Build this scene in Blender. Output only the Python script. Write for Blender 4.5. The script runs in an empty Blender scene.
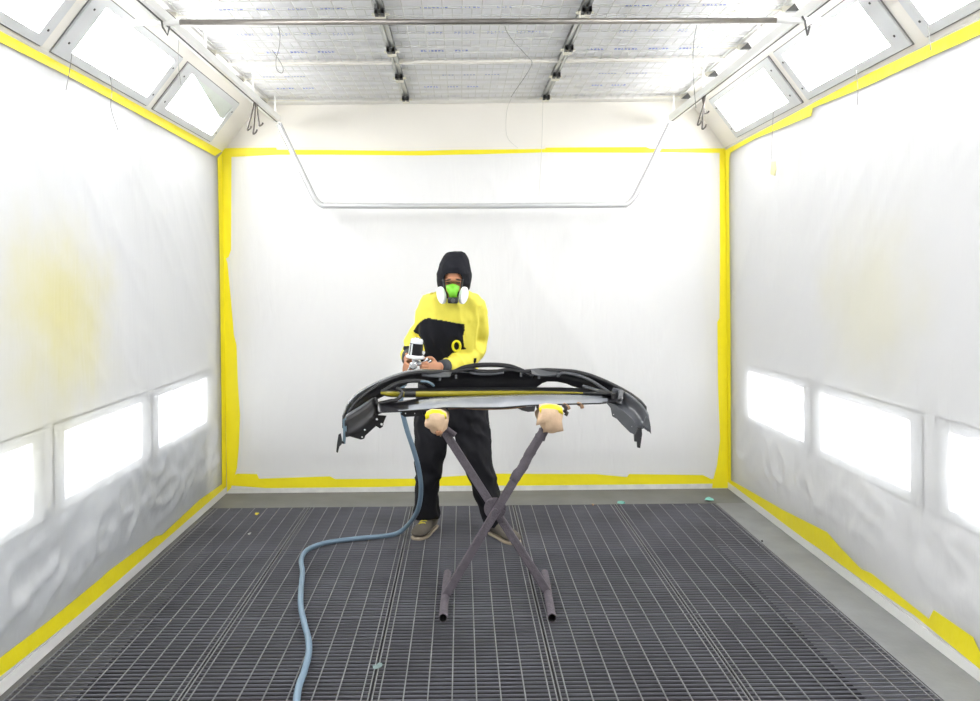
import bpy, bmesh, math, random
import numpy as np
from mathutils import Vector, Matrix, noise
from mathutils.bvhtree import BVHTree
random.seed(7)
S = bpy.context.scene
COL = S.collection

# ------------------------------------------------------------------ camera
F, ROLL, CX, CY, H = 857.0, 0.010, 461.0, 283.0, 1.6
cd = bpy.data.cameras.new('camera')
cam = bpy.data.objects.new('camera', cd)
COL.objects.link(cam)
cd.sensor_fit = 'HORIZONTAL'
cd.sensor_width = 36.0
cd.lens = F / 980 * 36.0
cd.shift_x = (490 - CX) / 980
cd.shift_y = -(350.5 - CY) / 980
cd.clip_start, cd.clip_end = 0.05, 100
cam.matrix_world = Matrix.Translation((0, 0, H)) @ Matrix.Rotation(ROLL, 4, 'Y') @ Matrix.Rotation(math.pi / 2, 4, 'X')
S.camera = cam
# ------------------------------------------------------------------ world, exposure
w = bpy.data.worlds.new('world')
S.world = w
w.use_nodes = True
w.node_tree.nodes['Background'].inputs[0].default_value = (1, 1, 1, 1)
w.node_tree.nodes['Background'].inputs[1].default_value = 0.5
S.view_settings.view_transform = 'Standard'
S.view_settings.look = 'None'
S.view_settings.gamma = 1
S.view_settings.use_curve_mapping = False
S.view_settings.exposure = 1.55
LIGHT_UP, LIGHT_LOW = 9.0, 1.2          # emission of the booth's lamps

# ------------------------------------------------------------------ helpers
def ray(px, py):
    u, v = px - CX, CY - py
    return Vector(((u * math.cos(ROLL) + v * math.sin(ROLL)) / F, 1, (-u * math.sin(ROLL) + v * math.cos(ROLL)) / F))
EYE = Vector((0, 0, H))
def P(px, py, Y): return EYE + ray(px, py) * Y                       # the place at depth Y
def onX(px, py, X): r = ray(px, py); return EYE + r * (X / r.x)
def onZ(px, py, Z): r = ray(px, py); return EYE + r * ((Z - H) / r.z)
def pix(p):
    x, z = p[0] / p[1] * F, (p[2] - H) / p[1] * F
    return (CX + x * math.cos(ROLL) - z * math.sin(ROLL), CY - (x * math.sin(ROLL) + z * math.cos(ROLL)))

MATS = {}
def mat(name, col, rough=0.5, metal=0.0, var=0.0, scale=8.0, bump=0.0, bscale=40.0, emit=0.0, ecol=None, coat=0.0, spec=0.5, world=False, other=None):
    if name in MATS: return MATS[name]
    m = bpy.data.materials.new(name); m.use_nodes = True
    nt = m.node_tree; b = nt.nodes['Principled BSDF']
    b.inputs['Base Color'].default_value = (*col, 1)
    b.inputs['Roughness'].default_value = rough
    b.inputs['Metallic'].default_value = metal
    b.inputs['Coat Weight'].default_value = coat
    b.inputs['Specular IOR Level'].default_value = spec
    tc = nt.nodes.new('ShaderNodeTexCoord'); vec = nt.nodes.new('ShaderNodeNewGeometry').outputs['Position'] if world else tc.outputs['Object']
    if var:
        n = nt.nodes.new('ShaderNodeTexNoise'); n.inputs['Scale'].default_value = scale; n.inputs['Detail'].default_value = 5
        r = nt.nodes.new('ShaderNodeMix'); r.data_type = 'RGBA'
        r.inputs[6].default_value = (*[max(0, c * (1 - var)) for c in col], 1)
        r.inputs[7].default_value = (*(other or [min(1, c * (1 + var)) for c in col]), 1)
        nt.links.new(vec, n.inputs['Vector'])
        nt.links.new(n.outputs[0], r.inputs[0]); nt.links.new(r.outputs[2], b.inputs['Base Color'])
    if bump:
        n2 = nt.nodes.new('ShaderNodeTexNoise'); n2.inputs['Scale'].default_value = bscale; n2.inputs['Detail'].default_value = 4
        bp = nt.nodes.new('ShaderNodeBump'); bp.inputs['Strength'].default_value = bump; bp.inputs['Distance'].default_value = 0.01
        nt.links.new(tc.outputs['Object'], n2.inputs['Vector'])
        nt.links.new(n2.outputs[0], bp.inputs['Height']); nt.links.new(bp.outputs[0], b.inputs['Normal'])
    if emit:
        b.inputs['Emission Color'].default_value = (*(ecol or col), 1)
        b.inputs['Emission Strength'].default_value = emit
    MATS[name] = m
    return m

class MB:
    def __init__(s): s.v, s.f, s.m = [], [], []
    def add(s, vs, fs, mi=0):
        o = len(s.v); s.v += [tuple(p) for p in vs]
        s.f += [tuple(i + o for i in f) for f in fs]; s.m += [mi] * len(fs)
        return s
    def box(s, lo, hi, mi=0):
        x0, y0, z0 = lo; x1, y1, z1 = hi
        return s.add([(x0,y0,z0),(x1,y0,z0),(x1,y1,z0),(x0,y1,z0),(x0,y0,z1),(x1,y0,z1),(x1,y1,z1),(x0,y1,z1)],
                     [(3,2,1,0),(4,5,6,7),(0,1,5,4),(1,2,6,5),(2,3,7,6),(3,0,4,7)], mi)
    def tube(s, pts, rad, n=12, mi=0, caps=True, squash=None):
        pts = [Vector(p) for p in pts]
        rads = rad if isinstance(rad, (list, tuple)) else [rad] * len(pts)
        t = [(pts[min(i+1, len(pts)-1)] - pts[max(i-1, 0)]).normalized() for i in range(len(pts))]
        up = Vector((0, 0, 1)) if abs(t[0].z) < 0.9 else Vector((1, 0, 0))
        a = t[0].cross(up).normalized(); vs = []
        for i, p in enumerate(pts):
            a = (a - t[i] * a.dot(t[i])).normalized(); b = t[i].cross(a)
            for k in range(n):
                q = 2 * math.pi * (k + 0.5) / n
                sa, sb = (squash or (1, 1))
                vs.append(p + (a * math.cos(q) * sa + b * math.sin(q) * sb) * rads[i])
        fs = []
        for i in range(len(pts) - 1):
            for k in range(n):
                k2 = (k + 1) % n
                fs.append((i*n + k, i*n + k2, (i+1)*n + k2, (i+1)*n + k))
        if caps: fs += [tuple(range(n - 1, -1, -1)), tuple((len(pts)-1)*n + k for k in range(n))]
        return s.add(vs, fs, mi)
    def pipe(s, a, b, r, wall, n=16, mi=0, mi_in=None):                 # an open ended tube with a wall
        a, b = Vector(a), Vector(b); t = (b - a).normalized()
        u = t.cross(Vector((0,0,1)) if abs(t.z) < .9 else Vector((1,0,0))).normalized(); v = t.cross(u); vs = []
        for p, rr in ((a, r), (b, r), (b, r - wall), (a, r - wall)):
            vs += [p + (u*math.cos(2*math.pi*k/n) + v*math.sin(2*math.pi*k/n)) * rr for k in range(n)]
        for j in range(4):
            fs = [(j*n+k, j*n+(k+1) % n, ((j+1) % 4)*n+(k+1) % n, ((j+1) % 4)*n+k) for k in range(n)]
            s.add([], [], 0); o = len(s.v) if j == 0 else o
            if j == 0: s.v += [tuple(p) for p in vs]
            s.f += [tuple(i+o for i in f) for f in fs]; s.m += [mi_in if (j == 2 and mi_in is not None) else mi] * n
        return s
    def beam(s, a, b, w, h, mi=0, up=(0,0,1)):                          # a rectangular bar from a to b
        a, b = Vector(a), Vector(b); t = (b - a).normalized()
        u = t.cross(Vector(up)).normalized(); v = u.cross(t); vs = []
        for p in (a, b): vs += [p + u*sx*w/2 + v*sz*h/2 for sx, sz in ((-1,-1),(1,-1),(1,1),(-1,1))]
        return s.add(vs, [(3,2,1,0),(4,5,6,7),(0,1,5,4),(1,2,6,5),(2,3,7,6),(3,0,4,7)], mi)
    def ball(s, c, r, n=16, mi=0, rot=None):
        rx, ry, rz = r if isinstance(r, (tuple, list)) else (r, r, r)
        c = Vector(c); m = n // 2; vs = [Vector((0,0,-rz))]
        for i in range(1, m):
            a = -math.pi/2 + math.pi*i/m
            vs += [Vector((rx*math.cos(a)*math.cos(2*math.pi*k/n), ry*math.cos(a)*math.sin(2*math.pi*k/n), rz*math.sin(a))) for k in range(n)]
        vs.append(Vector((0,0,rz)))
        if rot is not None: vs = [rot @ p for p in vs]
        vs = [p + c for p in vs]; fs = []
        for k in range(n):
            k2 = (k+1) % n
            fs.append((0, 1+k2, 1+k)); fs.append((len(vs)-1, len(vs)-1-n+k, len(vs)-1-n+k2))
            for i in range(m-2): fs.append((1+i*n+k, 1+i*n+k2, 1+(i+1)*n+k2, 1+(i+1)*n+k))
        return s.add(vs, fs, mi)
    def grid(s, rows, mi=0, mif=None):                                  # rows of points -> a sheet
        n = len(rows[0]); vs = [p for r in rows for p in r]; o = len(s.v)
        s.v += [tuple(p) for p in vs]
        for i in range(len(rows)-1):
            for k in range(n-1):
                s.f.append((o+i*n+k, o+i*n+k+1, o+(i+1)*n+k+1, o+(i+1)*n+k)); s.m.append(mif(i, k) if mif else mi)
        return s
    def rings(s, rings, mi=0):                                          # closed rings -> capped body
        n = len(rings[0]); o = len(s.v)
        for r in rings: s.v += [tuple(p) for p in r]
        for i in range(len(rings)-1):
            for k in range(n):
                s.f.append((o+i*n+k, o+i*n+(k+1) % n, o+(i+1)*n+(k+1) % n, o+(i+1)*n+k)); s.m.append(mi)
        s.f += [tuple(o+k for k in range(n-1, -1, -1)), tuple(o+(len(rings)-1)*n+k for k in range(n))]; s.m += [mi, mi]
        return s
    def prism(s, poly, off, mi=0):                                      # polygon pushed along off
        n = len(poly); off = Vector(off); vs = [Vector(p) for p in poly] + [Vector(p) + off for p in poly]
        return s.add(vs, [tuple(range(n)), tuple(range(2*n-1, n-1, -1))] + [(k, k+n, (k+1) % n + n, (k+1) % n) for k in range(n)], mi)
    def frame(s, outer, inner, off, mi=0):                              # a flat ring of four sides
        off = Vector(off); vs = [Vector(p) for p in outer] + [Vector(p) for p in inner]; vs += [p + off for p in vs]; fs = []
        for k in range(4):
            j = (k+1) % 4
            fs += [(k, j, 4+j, 4+k), (8+k, 12+k, 12+j, 8+j), (k, 8+k, 8+j, j), (4+k, 4+j, 12+j, 12+k)]
        return s.add(vs, fs, mi)
    def mesh(s, name, mats, smooth=False):
        me = bpy.data.meshes.new(name); me.from_pydata(s.v, [], s.f); me.update()
        for m in (mats if isinstance(mats, (list, tuple)) else [mats]): me.materials.append(m)
        me.polygons.foreach_set('material_index', s.m)
        bm = bmesh.new(); bm.from_mesh(me); bmesh.ops.recalc_face_normals(bm, faces=bm.faces); bm.to_mesh(me); bm.free()
        if smooth:
            me.polygons.foreach_set('use_smooth', [True] * len(me.polygons))
        return me
    def build(s, name, mats, parent=None, smooth=False, bevel=0, solid=0, remesh=0, sm=0, sub=0, origin=None):
        me = s.mesh(name, mats, smooth)
        if origin is not None: me.transform(Matrix.Translation(-Vector(origin)))
        o = bpy.data.objects.new(name, me); COL.objects.link(o)
        if origin is not None: o.location = origin
        if bevel:
            b = o.modifiers.new('bevel', 'BEVEL'); b.width = bevel; b.segments = 2; b.limit_method = 'ANGLE'
        if solid:
            b = o.modifiers.new('solid', 'SOLIDIFY'); b.thickness = solid; b.offset = 0
        if sub:
            b = o.modifiers.new('sub', 'SUBSURF'); b.levels = b.render_levels = sub
        if remesh:
            b = o.modifiers.new('remesh', 'REMESH'); b.mode = 'VOXEL'; b.voxel_size = remesh; b.use_smooth_shade = True
            if sm:
                c = o.modifiers.new('smooth', 'SMOOTH'); c.factor = 0.5; c.iterations = sm
            bake(o)
        if parent is not None: adopt(o, parent)
        return o

def bake(o):
    bpy.context.view_layer.update()
    dg = bpy.context.evaluated_depsgraph_get()
    me = bpy.data.meshes.new_from_object(o.evaluated_get(dg), depsgraph=dg)
    o.modifiers.clear(); o.data = me
def adopt(o, parent):
    bpy.context.view_layer.update()
    o.parent = parent; o.matrix_parent_inverse = parent.matrix_world.inverted()
def tag(o, label=None, cat=None, group=None, kind=None):
    for k, v in (('label', label), ('category', cat), ('group', group), ('kind', kind)):
        if v: o[k] = v
    return o
def empty(name, loc, label, cat, group=None):
    o = bpy.data.objects.new(name, None); COL.objects.link(o); o.location = loc
    o.empty_display_size = 0.1
    return tag(o, label, cat, group)
def dup(root, loc=None, label=None, mirror=False):
    r = root.copy(); COL.objects.link(r)
    if loc is not None: r.location = loc
    if label: r['label'] = label
    for ch in list(root.children):
        c = ch.copy(); COL.objects.link(c); c.parent = r
        for g in list(ch.children):
            d = g.copy(); COL.objects.link(d); d.parent = c
    return r
def lerp(a, b, t): return a + (b - a) * t
def interp(x, pts):
    if x <= pts[0][0]: return pts[0][1]
    for (a, va), (b, vb) in zip(pts, pts[1:]):
        if x <= b: return va + (vb - va) * (x - a) / (b - a)
    return pts[-1][1]
def cr(pts, n=6):                                                       # Catmull-Rom through points
    pts = [Vector(p) for p in pts]; out = []
    for i in range(len(pts)-1):
        p0, p1, p2, p3 = pts[max(i-1, 0)], pts[i], pts[i+1], pts[min(i+2, len(pts)-1)]
        for k in range(n):
            t = k/n
            out.append(0.5*((2*p1) + (p2-p0)*t + (2*p0-5*p1+4*p2-p3)*t*t + (3*p1-p0-3*p2+p3)*t**3))
    return out + [pts[-1]]
def inpoly(x, y, poly):
    c = False
    for (x0, y0), (x1, y1) in zip(poly, poly[1:] + poly[:1]):
        if (y0 > y) != (y1 > y) and x < (x1-x0)*(y-y0)/(y1-y0) + x0: c = not c
    return c

# ------------------------------------------------------------------ room sizes
XL, XR, YB, YF, ZW = -1.826, 2.041, 6.6, -0.9, 2.628
SLX, SRX, ZC = -1.55, 1.78, 2.985
GX0, GX1, GY1 = -1.80, 1.815, 6.155

# ------------------------------------------------------------------ materials
M_wall = mat('wall_paint', (0.86, 0.865, 0.875), 0.45, var=0.03, scale=2)
M_cream = mat('cream_paint', (0.86, 0.83, 0.77), 0.4, var=0.02, scale=3)
M_ceil = mat('ceiling_paint', (0.88, 0.87, 0.84), 0.45)
M_conc = mat('grey_concrete', (0.22, 0.225, 0.23), 0.65, var=0.3, scale=5, bump=0.1)
M_concb = mat('dark_concrete', (0.16, 0.16, 0.155), 0.7, var=0.3, scale=4, bump=0.1)
M_pit = mat('pit_dark', (0.01, 0.01, 0.012), 0.9)
M_bar = mat('grating_bar', (0.175, 0.166, 0.188), 0.55, 0.1, var=0.5, scale=2.2, world=True, other=(0.25, 0.255, 0.30))
M_rod = mat('grating_rod', (0.235, 0.24, 0.245), 0.4, 0.35, var=0.4, scale=5)
M_tape = mat('yellow_tape', (0.92, 0.80, 0.012), 0.45, var=0.06, scale=6, bump=0.25, bscale=25)
M_frame = mat('lamp_frame', (0.66, 0.675, 0.69), 0.35, 0.0, var=0.05, scale=4)
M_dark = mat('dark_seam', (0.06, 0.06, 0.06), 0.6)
M_steel = mat('dull_steel', (0.30, 0.28, 0.26), 0.35, 0.85, var=0.4, scale=12)
M_white = mat('white_enamel', (0.82, 0.82, 0.80), 0.3)
M_rail = mat('rail_aluminium', (0.82, 0.82, 0.80), 0.3, 0.0)

# ------------------------------------------------------------------ structure
def struct(o): o['kind'] = 'structure'; return o
fl = MB()
fl.box((XL-.1, YF-.1, -.3), (XR+.1, 3.08, 0), 0)
fl.box((XL-.1, GY1, -.3), (XR+.1, YB+.1, 0), 1)
fl.box((GX1, 3.08, -.3), (XR+.1, GY1, 0), 0)
fl.box((XL-.1, 3.08, -.3), (GX0, GY1, -.004), 1)
fl.box((XL-.1, YF-.1, -.4), (XR+.1, YB+.1, -.3), 2)
struct(fl.build('floor', [M_conc, M_concb, M_pit]))

# the side walls stand 5 cm behind the plastic; each has openings for the low lights
LOWL = [(2.74, 3.685), (3.985, 4.945), (5.225, 6.21), (1.49, 2.48), (0.24, 1.23)]
LOWR = [(2.70, 3.64), (3.955, 4.94), (5.185, 6.185), (1.45, 2.43), (0.20, 1.18)]
M_wlow = mat('shaded_lower_wall', (.42, .445, .48), .45, var=.1, scale=3)  # shade low on the left wall, put into a darker colour
def sidewall(name, x, t, wins, zlo, zhi, side_low):
    m = MB(); ys = sorted(wins); y = YF - .1
    a, b = min(x, x+t), max(x, x+t)
    for (y0, y1) in ys:
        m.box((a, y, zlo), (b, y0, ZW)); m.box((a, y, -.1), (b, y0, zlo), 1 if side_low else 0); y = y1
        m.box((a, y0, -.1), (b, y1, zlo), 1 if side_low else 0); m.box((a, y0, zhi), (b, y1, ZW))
    m.box((a, y, -.1), (b, YB+.1, ZW))
    return struct(m.build(name, [M_wall, M_wlow]))
WLX, WRX = XL - .03, XR + .03
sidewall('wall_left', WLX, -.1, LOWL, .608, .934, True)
sidewall('wall_right', WRX, .1, LOWR, .61, .95, False)
struct(MB().box((XL-.2, YB+.014, -.1), (XR+.2, YB+.12, ZC+.2)).build('wall_back', M_cream))
struct(MB().box((XL-.2, YF-.12, -.1), (XR+.2, YF, ZC+.2)).build('wall_front', M_wall))
c = MB(); c.box((SLX-.05, YF-.1, ZC+.06), (SRX+.05, YB+.1, ZC+.16))
c.box((SLX-.02, YF, ZC), (-1.44, YB+.02, ZC+.06)); c.box((1.66, YF, ZC), (SRX+.02, YB+.02, ZC+.06))
c.box((-1.44, 6.5, ZC), (1.66, YB+.02, ZC+.06))
struct(c.build('ceiling', M_ceil))
# sloped strips between wall and ceiling that hold the upper lights
def slope_pt(side, t, y, out=0.0):
    (x0, z0), (x1, z1) = ((XL, ZW), (SLX, ZC)) if side < 0 else ((XR, ZW), (SRX, ZC))
    n = Vector((z1-z0, 0, x0-x1)).normalized()
    if side > 0: n = -n
    return Vector((lerp(x0, x1, t), y, lerp(z0, z1, t))) + n*out
UPL = [(5.05, 6.21), (3.80, 4.95), (2.55, 3.70), (1.30, 2.45), (0.05, 1.20)]
UPR = [(5.05, 6.25), (3.82, 4.96), (2.56, 3.70), (1.31, 2.45), (0.06, 1.20)]
for side, nm in ((-1, 'trim_1'), (1, 'trim_2')):
    m = MB()
    m.prism([slope_pt(side, -.05, YF-.1), slope_pt(side, 1.05, YF-.1), slope_pt(side, 1.05, YF-.1, -.09), slope_pt(side, -.05, YF-.1, -.09)], (0, YB-YF+.15, 0))
    struct(m.build(nm, M_cream))
m = MB(); m.box((XL-.03, YB-.010, 0), (XR+.03, YB+.012, .037))
struct(m.build('baseboard_back', mat('chipped_white_base', (0.72, 0.72, 0.70), .5, var=.25, scale=14)))
m = MB(); m.box((WLX-.005, YF, 0), (WLX+.035, YB, .05)); struct(m.build('baseboard_left', M_white))
m = MB(); m.box((WRX-.035, YF, 0), (WRX+.005, YB, .05)); struct(m.build('baseboard_right', M_white))

# ------------------------------------------------------------------ lights of the booth
def emit(name, strength, col=(1, 1, 1)):
    return mat(name, (0.9, 0.9, 0.9), .4, emit=strength, ecol=col)
M_up, M_low = emit('upper_lamp_glow', LIGHT_UP), emit('low_lamp_glow', LIGHT_LOW, (0.96, 0.98, 1))
M_refl = mat('lamp_reflector', (0.66, 0.72, 0.68), .3, var=.1)
def upper_light(side, y0, y1, label, group, show_reflector=False):
    T0, T1, q0, q1 = .055, .815, .15, .725
    q = lambda t, y, o=0: slope_pt(side, t, y, o)
    root = empty('ceiling_light', q(.43, (y0+y1)/2), label, 'light', group)
    e0, e1 = y0+.135, y1-.075
    def loop(a, b, c_, d, o): return [q(a, c_, o), q(b, c_, o), q(b, d, o), q(a, d, o)]
    MB().frame(loop(T0, T1, y0, y1, .001), loop(q0, q1, e0, e1, .001), q(0, 0, .012) - q(0, 0, 0)).build('frame', M_frame, root)
    MB().frame(loop(T0-.012, T1+.012, y0-.007, y1+.007, .001), loop(T0, T1, y0, y1, .001), q(0, 0, .003) - q(0, 0, 0)).build('seal', mat('grey_seal', (.2, .2, .2), .6), root)
    for y in (y0+.06, y1-.035):
        for t in (.22, .64):
            MB().tube([q(t, y, .010), q(t, y, .016)], .006, 8).build('bolt', M_dark, root)
    p = MB()
    if show_reflector:
        p.prism([q(q0, e0, .002), q(.46, e0, .002), q(.46, e1, .002), q(q0, e1, .002)], q(0, 0, .004) - q(0, 0, 0))
        p.prism([q(.46, e0, .002), q(q1, e0, .002), q(q1-.0, e0+.06, .002), q(.46, e1-.10, .002)], q(0, 0, .004) - q(0, 0, 0))
        r = MB().prism([q(q1, e0+.06, .002), q(q1, e1, .002), q(.46, e1, .002), q(.46, e1-.10, .002)], q(0, 0, .004) - q(0, 0, 0))
        r.build('reflector', M_refl, root)
    else:
        p.prism([q(q0, e0, .002), q(q1, e0, .002), q(q1, e1, .002), q(q0, e1, .002)], q(0, 0, .004) - q(0, 0, 0))
    p.build('diffuser', M_up, root)
    return root
nth = ['nearest the back wall', 'second from the back wall, fully in view', 'third from the back wall, cut by the frame']
for side, lst, sd in ((-1, UPL, 'left'), (1, UPR, 'right')):
    for i, (a, b) in enumerate(lst):
        extra = ' with a greenish reflector showing' if (i == 0 and side < 0) else ''
        upper_light(side, a, b, ('bright ceiling-edge light%s on the %s slope, %s' % (extra, sd, nth[i])) if i < 3
                    else 'unseen ceiling-edge light added on the %s slope nearer than the frame shows' % sd,  # lamps beyond the frame, added for the light they give
                    'lights along the %s ceiling slope' % sd, extra != '')
def low_light(x, side, y0, y1, z0, z1, label, group):
    s = -side                                                            # towards the room
    root = empty('wall_light', (x, (y0+y1)/2, (z0+z1)/2), label, 'light', group)
    b, zb = .10, .045
    def loop(m_, n_): return [(x, y0-m_, z0-n_), (x, y1+m_, z0-n_), (x, y1+m_, z1+n_), (x, y0-m_, z1+n_)]
    MB().frame(loop(b, zb), loop(0, 0), (s*.006, 0, 0)).build('frame', M_frame, root)
    MB().frame(loop(b+.006, zb+.008), loop(b, zb), (s*.004, 0, 0)).build('seal', M_dark, root)
    MB().box((min(x-s*.02, x-s*.012), y0, z0), (max(x-s*.02, x-s*.012), y1, z1)).build('diffuser', M_low, root)
    return root
nth2 = ['third from the back wall, cut by the frame', 'middle one, fully in view', 'nearest the back wall']
for side, lst, sd, x, zz in ((-1, LOWL, 'left', WLX, (.613, .929)), (1, LOWR, 'right', WRX, (.615, .945))):
    for i, (a, b) in enumerate(lst):
        low_light(x, side, a, b, zz[0], zz[1], ('bright low light behind plastic, %s wall, %s' % (sd, nth2[i])) if i < 3
                  else 'unseen low light added on the %s wall nearer than the frame shows' % sd, 'low lights of the %s wall' % sd)  # further low lamps out of view, added for their light

# ------------------------------------------------------------------ plastic sheets taped over the walls
def film_mat(name, base, alpha, spots):
    m = bpy.data.materials.new(name); m.use_nodes = True; nt = m.node_tree; L = nt.links
    b = nt.nodes['Principled BSDF']; out = nt.nodes['Material Output']
    b.inputs['Roughness'].default_value = .28
    b.inputs['Specular IOR Level'].default_value = .45
    geo = nt.nodes.new('ShaderNodeNewGeometry')
    col = None
    prev = nt.nodes.new('ShaderNodeRGB'); prev.outputs[0].default_value = (*base, 1); prev = prev.outputs[0]
    nz = nt.nodes.new('ShaderNodeTexNoise'); nz.inputs['Scale'].default_value = 3.5; nz.inputs['Detail'].default_value = 6
    L.new(geo.outputs['Position'], nz.inputs['Vector'])
    amounts = []
    for (c, r, k, colr) in spots:                                       # yellow overspray
        sub = nt.nodes.new('ShaderNodeVectorMath'); sub.operation = 'SUBTRACT'; sub.inputs[1].default_value = c
        L.new(geo.outputs['Position'], sub.inputs[0])
        div = nt.nodes.new('ShaderNodeVectorMath'); div.operation = 'DIVIDE'; div.inputs[1].default_value = r
        L.new(sub.outputs[0], div.inputs[0])
        ln = nt.nodes.new('ShaderNodeVectorMath'); ln.operation = 'LENGTH'; L.new(div.outputs[0], ln.inputs[0])
        ad = nt.nodes.new('ShaderNodeMath'); ad.operation = 'MULTIPLY_ADD'; ad.inputs[1].default_value = .8
        sb = nt.nodes.new('ShaderNodeMath'); sb.operation = 'SUBTRACT'; sb.inputs[1].default_value = .5
        L.new(nz.outputs[0], sb.inputs[0]); L.new(sb.outputs[0], ad.inputs[0]); L.new(ln.outputs['Value'], ad.inputs[2])
        mr = nt.nodes.new('ShaderNodeMapRange'); mr.interpolation_type = 'SMOOTHSTEP'
        mr.inputs['From Min'].default_value = 1.0; mr.inputs['From Max'].default_value = 0.0
        mr.inputs['To Min'].default_value = 0; mr.inputs['To Max'].default_value = k
        L.new(ad.outputs[0], mr.inputs['Value'])
        mx = nt.nodes.new('ShaderNodeMix'); mx.data_type = 'RGBA'; mx.inputs[7].default_value = (*colr, 1)
        L.new(mr.outputs[0], mx.inputs[0]); L.new(prev, mx.inputs[6]); prev = mx.outputs[2]
        amounts.append(mr.outputs[0])
    L.new(prev, b.inputs['Base Color'])
    # fine creases
    mp = nt.nodes.new('ShaderNodeMapping'); mp.inputs['Scale'].default_value = (9, 9, 1.6); mp.inputs['Rotation'].default_value = (.35, 0.1, 0)
    L.new(geo.outputs['Position'], mp.inputs['Vector'])
    n2 = nt.nodes.new('ShaderNodeTexNoise'); n2.inputs['Scale'].default_value = 1.6; n2.inputs['Detail'].default_value = 7; n2.inputs['Distortion'].default_value = .8
    L.new(mp.outputs[0], n2.inputs['Vector'])
    bp = nt.nodes.new('ShaderNodeBump'); bp.inputs['Strength'].default_value = .35; bp.inputs['Distance'].default_value = .012
    L.new(n2.outputs[0], bp.inputs['Height']); L.new(bp.outputs[0], b.inputs['Normal'])
    tl = nt.nodes.new('ShaderNodeBsdfTranslucent'); tl.inputs[0].default_value = (.9, .9, .9, 1)
    tr = nt.nodes.new('ShaderNodeBsdfTransparent')
    m1 = nt.nodes.new('ShaderNodeMixShader'); m1.inputs[0].default_value = .12
    L.new(b.outputs[0], m1.inputs[1]); L.new(tl.outputs[0], m1.inputs[2])
    m2 = nt.nodes.new('ShaderNodeMixShader'); m2.inputs[0].default_value = alpha
    L.new(m1.outputs[0], m2.inputs[2]); L.new(tr.outputs[0], m2.inputs[1])
    L.new(m2.outputs[0], out.inputs['Surface'])
    return m
YEL = (0.90, 0.80, 0.12)
sl = onX(66, 308, XL)
sr = onX(868, 300, XR)
M_filmL = film_mat('film_left', (.86, .875, .895), .5, [(tuple(sl), (1, .72, .60), .85, YEL), (tuple(sl + Vector((0, -.15, -.25))), (1, 1.2, .75), .25, YEL)])
M_filmR = film_mat('film_right', (.87, .875, .885), .58, [(tuple(sr), (1, .85, .6), .28, YEL)])
M_filmB = film_mat('film_back', (.94, .945, .955), .85, [])
def ridge(x): return (1 - abs(x)) ** 3
def film(name, side, ymin, ymax, z0, z1, m, label):
    b = MB(); ny, nz = int((ymax-ymin)/.022), int((z1-z0)/.022); rows = []
    x = XL if side < 0 else XR
    for i in range(nz+1):
        z = lerp(z0, z1, i/nz); row = []
        low = max(0, min(1, (1.0 - z)/.9)); 
        for k in range(ny+1):
            y = lerp(ymin, ymax, k/ny)
            a = ridge(noise.noise(Vector((y*1.6 + z*1.2, z*.9 - y*.3, 3.1*side)))) * .016
            a += ridge(noise.noise(Vector((y*5 + z*4.2, z*1.6, 7.7*side)))) * .007
            a += ridge(noise.noise(Vector((y*3 - z*5, z*5 + y*2, 1.7*side)))) * .022 * low
            a += noise.noise(Vector((y*9, z*6, 4.4))) * .009 * low + ridge(noise.noise(Vector((y*12 - z*9, z*8 + y*5, 2.2)))) * .010 * low
            edge = min(1, max(0, z-z0-.10)/.15, max(0, z1-z-.06)/.15, max(0, ymax-y-.1)/.15)
            d = a * (.45 + (1.3 if side < 0 else .5)*low) * max(0, edge)
            row.append((x - side*(d - .003), y, z))
        rows.append(row)
    b.grid(rows)
    return tag(b.build(name, m, smooth=True), label, 'plastic sheet')
film('plastic_sheet', -1, YF+.02, YB-.005, .05, ZW-.005, M_filmL, 'translucent plastic sheet covering the left wall, wrinkled, with a yellow overspray patch')
film('plastic_sheet', 1, YF+.02, YB-.005, .05, ZW-.005, M_filmR, 'translucent plastic sheet covering the right wall with a faint yellow overspray patch')
b = MB(); rows = []
for i in range(121):
    z = lerp(.02, ZW-.02, i/120); row = []
    for k in range(181):
        x = lerp(XL+.005, XR-.005, k/180)
        a = ridge(noise.noise(Vector((x*2.2+z*1.1, z*.8, 5.5))))*.012 + ridge(noise.noise(Vector((x*7-z*3, z*1.5, 9.5))))*.005
        e = max(0, min(1, (z-.2)/.1, (ZW-.12-z)/.1, (x-XL-.1)/.1, (XR-x-.1)/.1))
        row.append((x, YB-.005-a*.7*e, z))
    rows.append(row)
b.grid(rows)
tag(b.build('plastic_sheet', M_filmB, smooth=True), 'white plastic sheet hung flat across the back wall behind the painter', 'plastic sheet')

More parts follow.
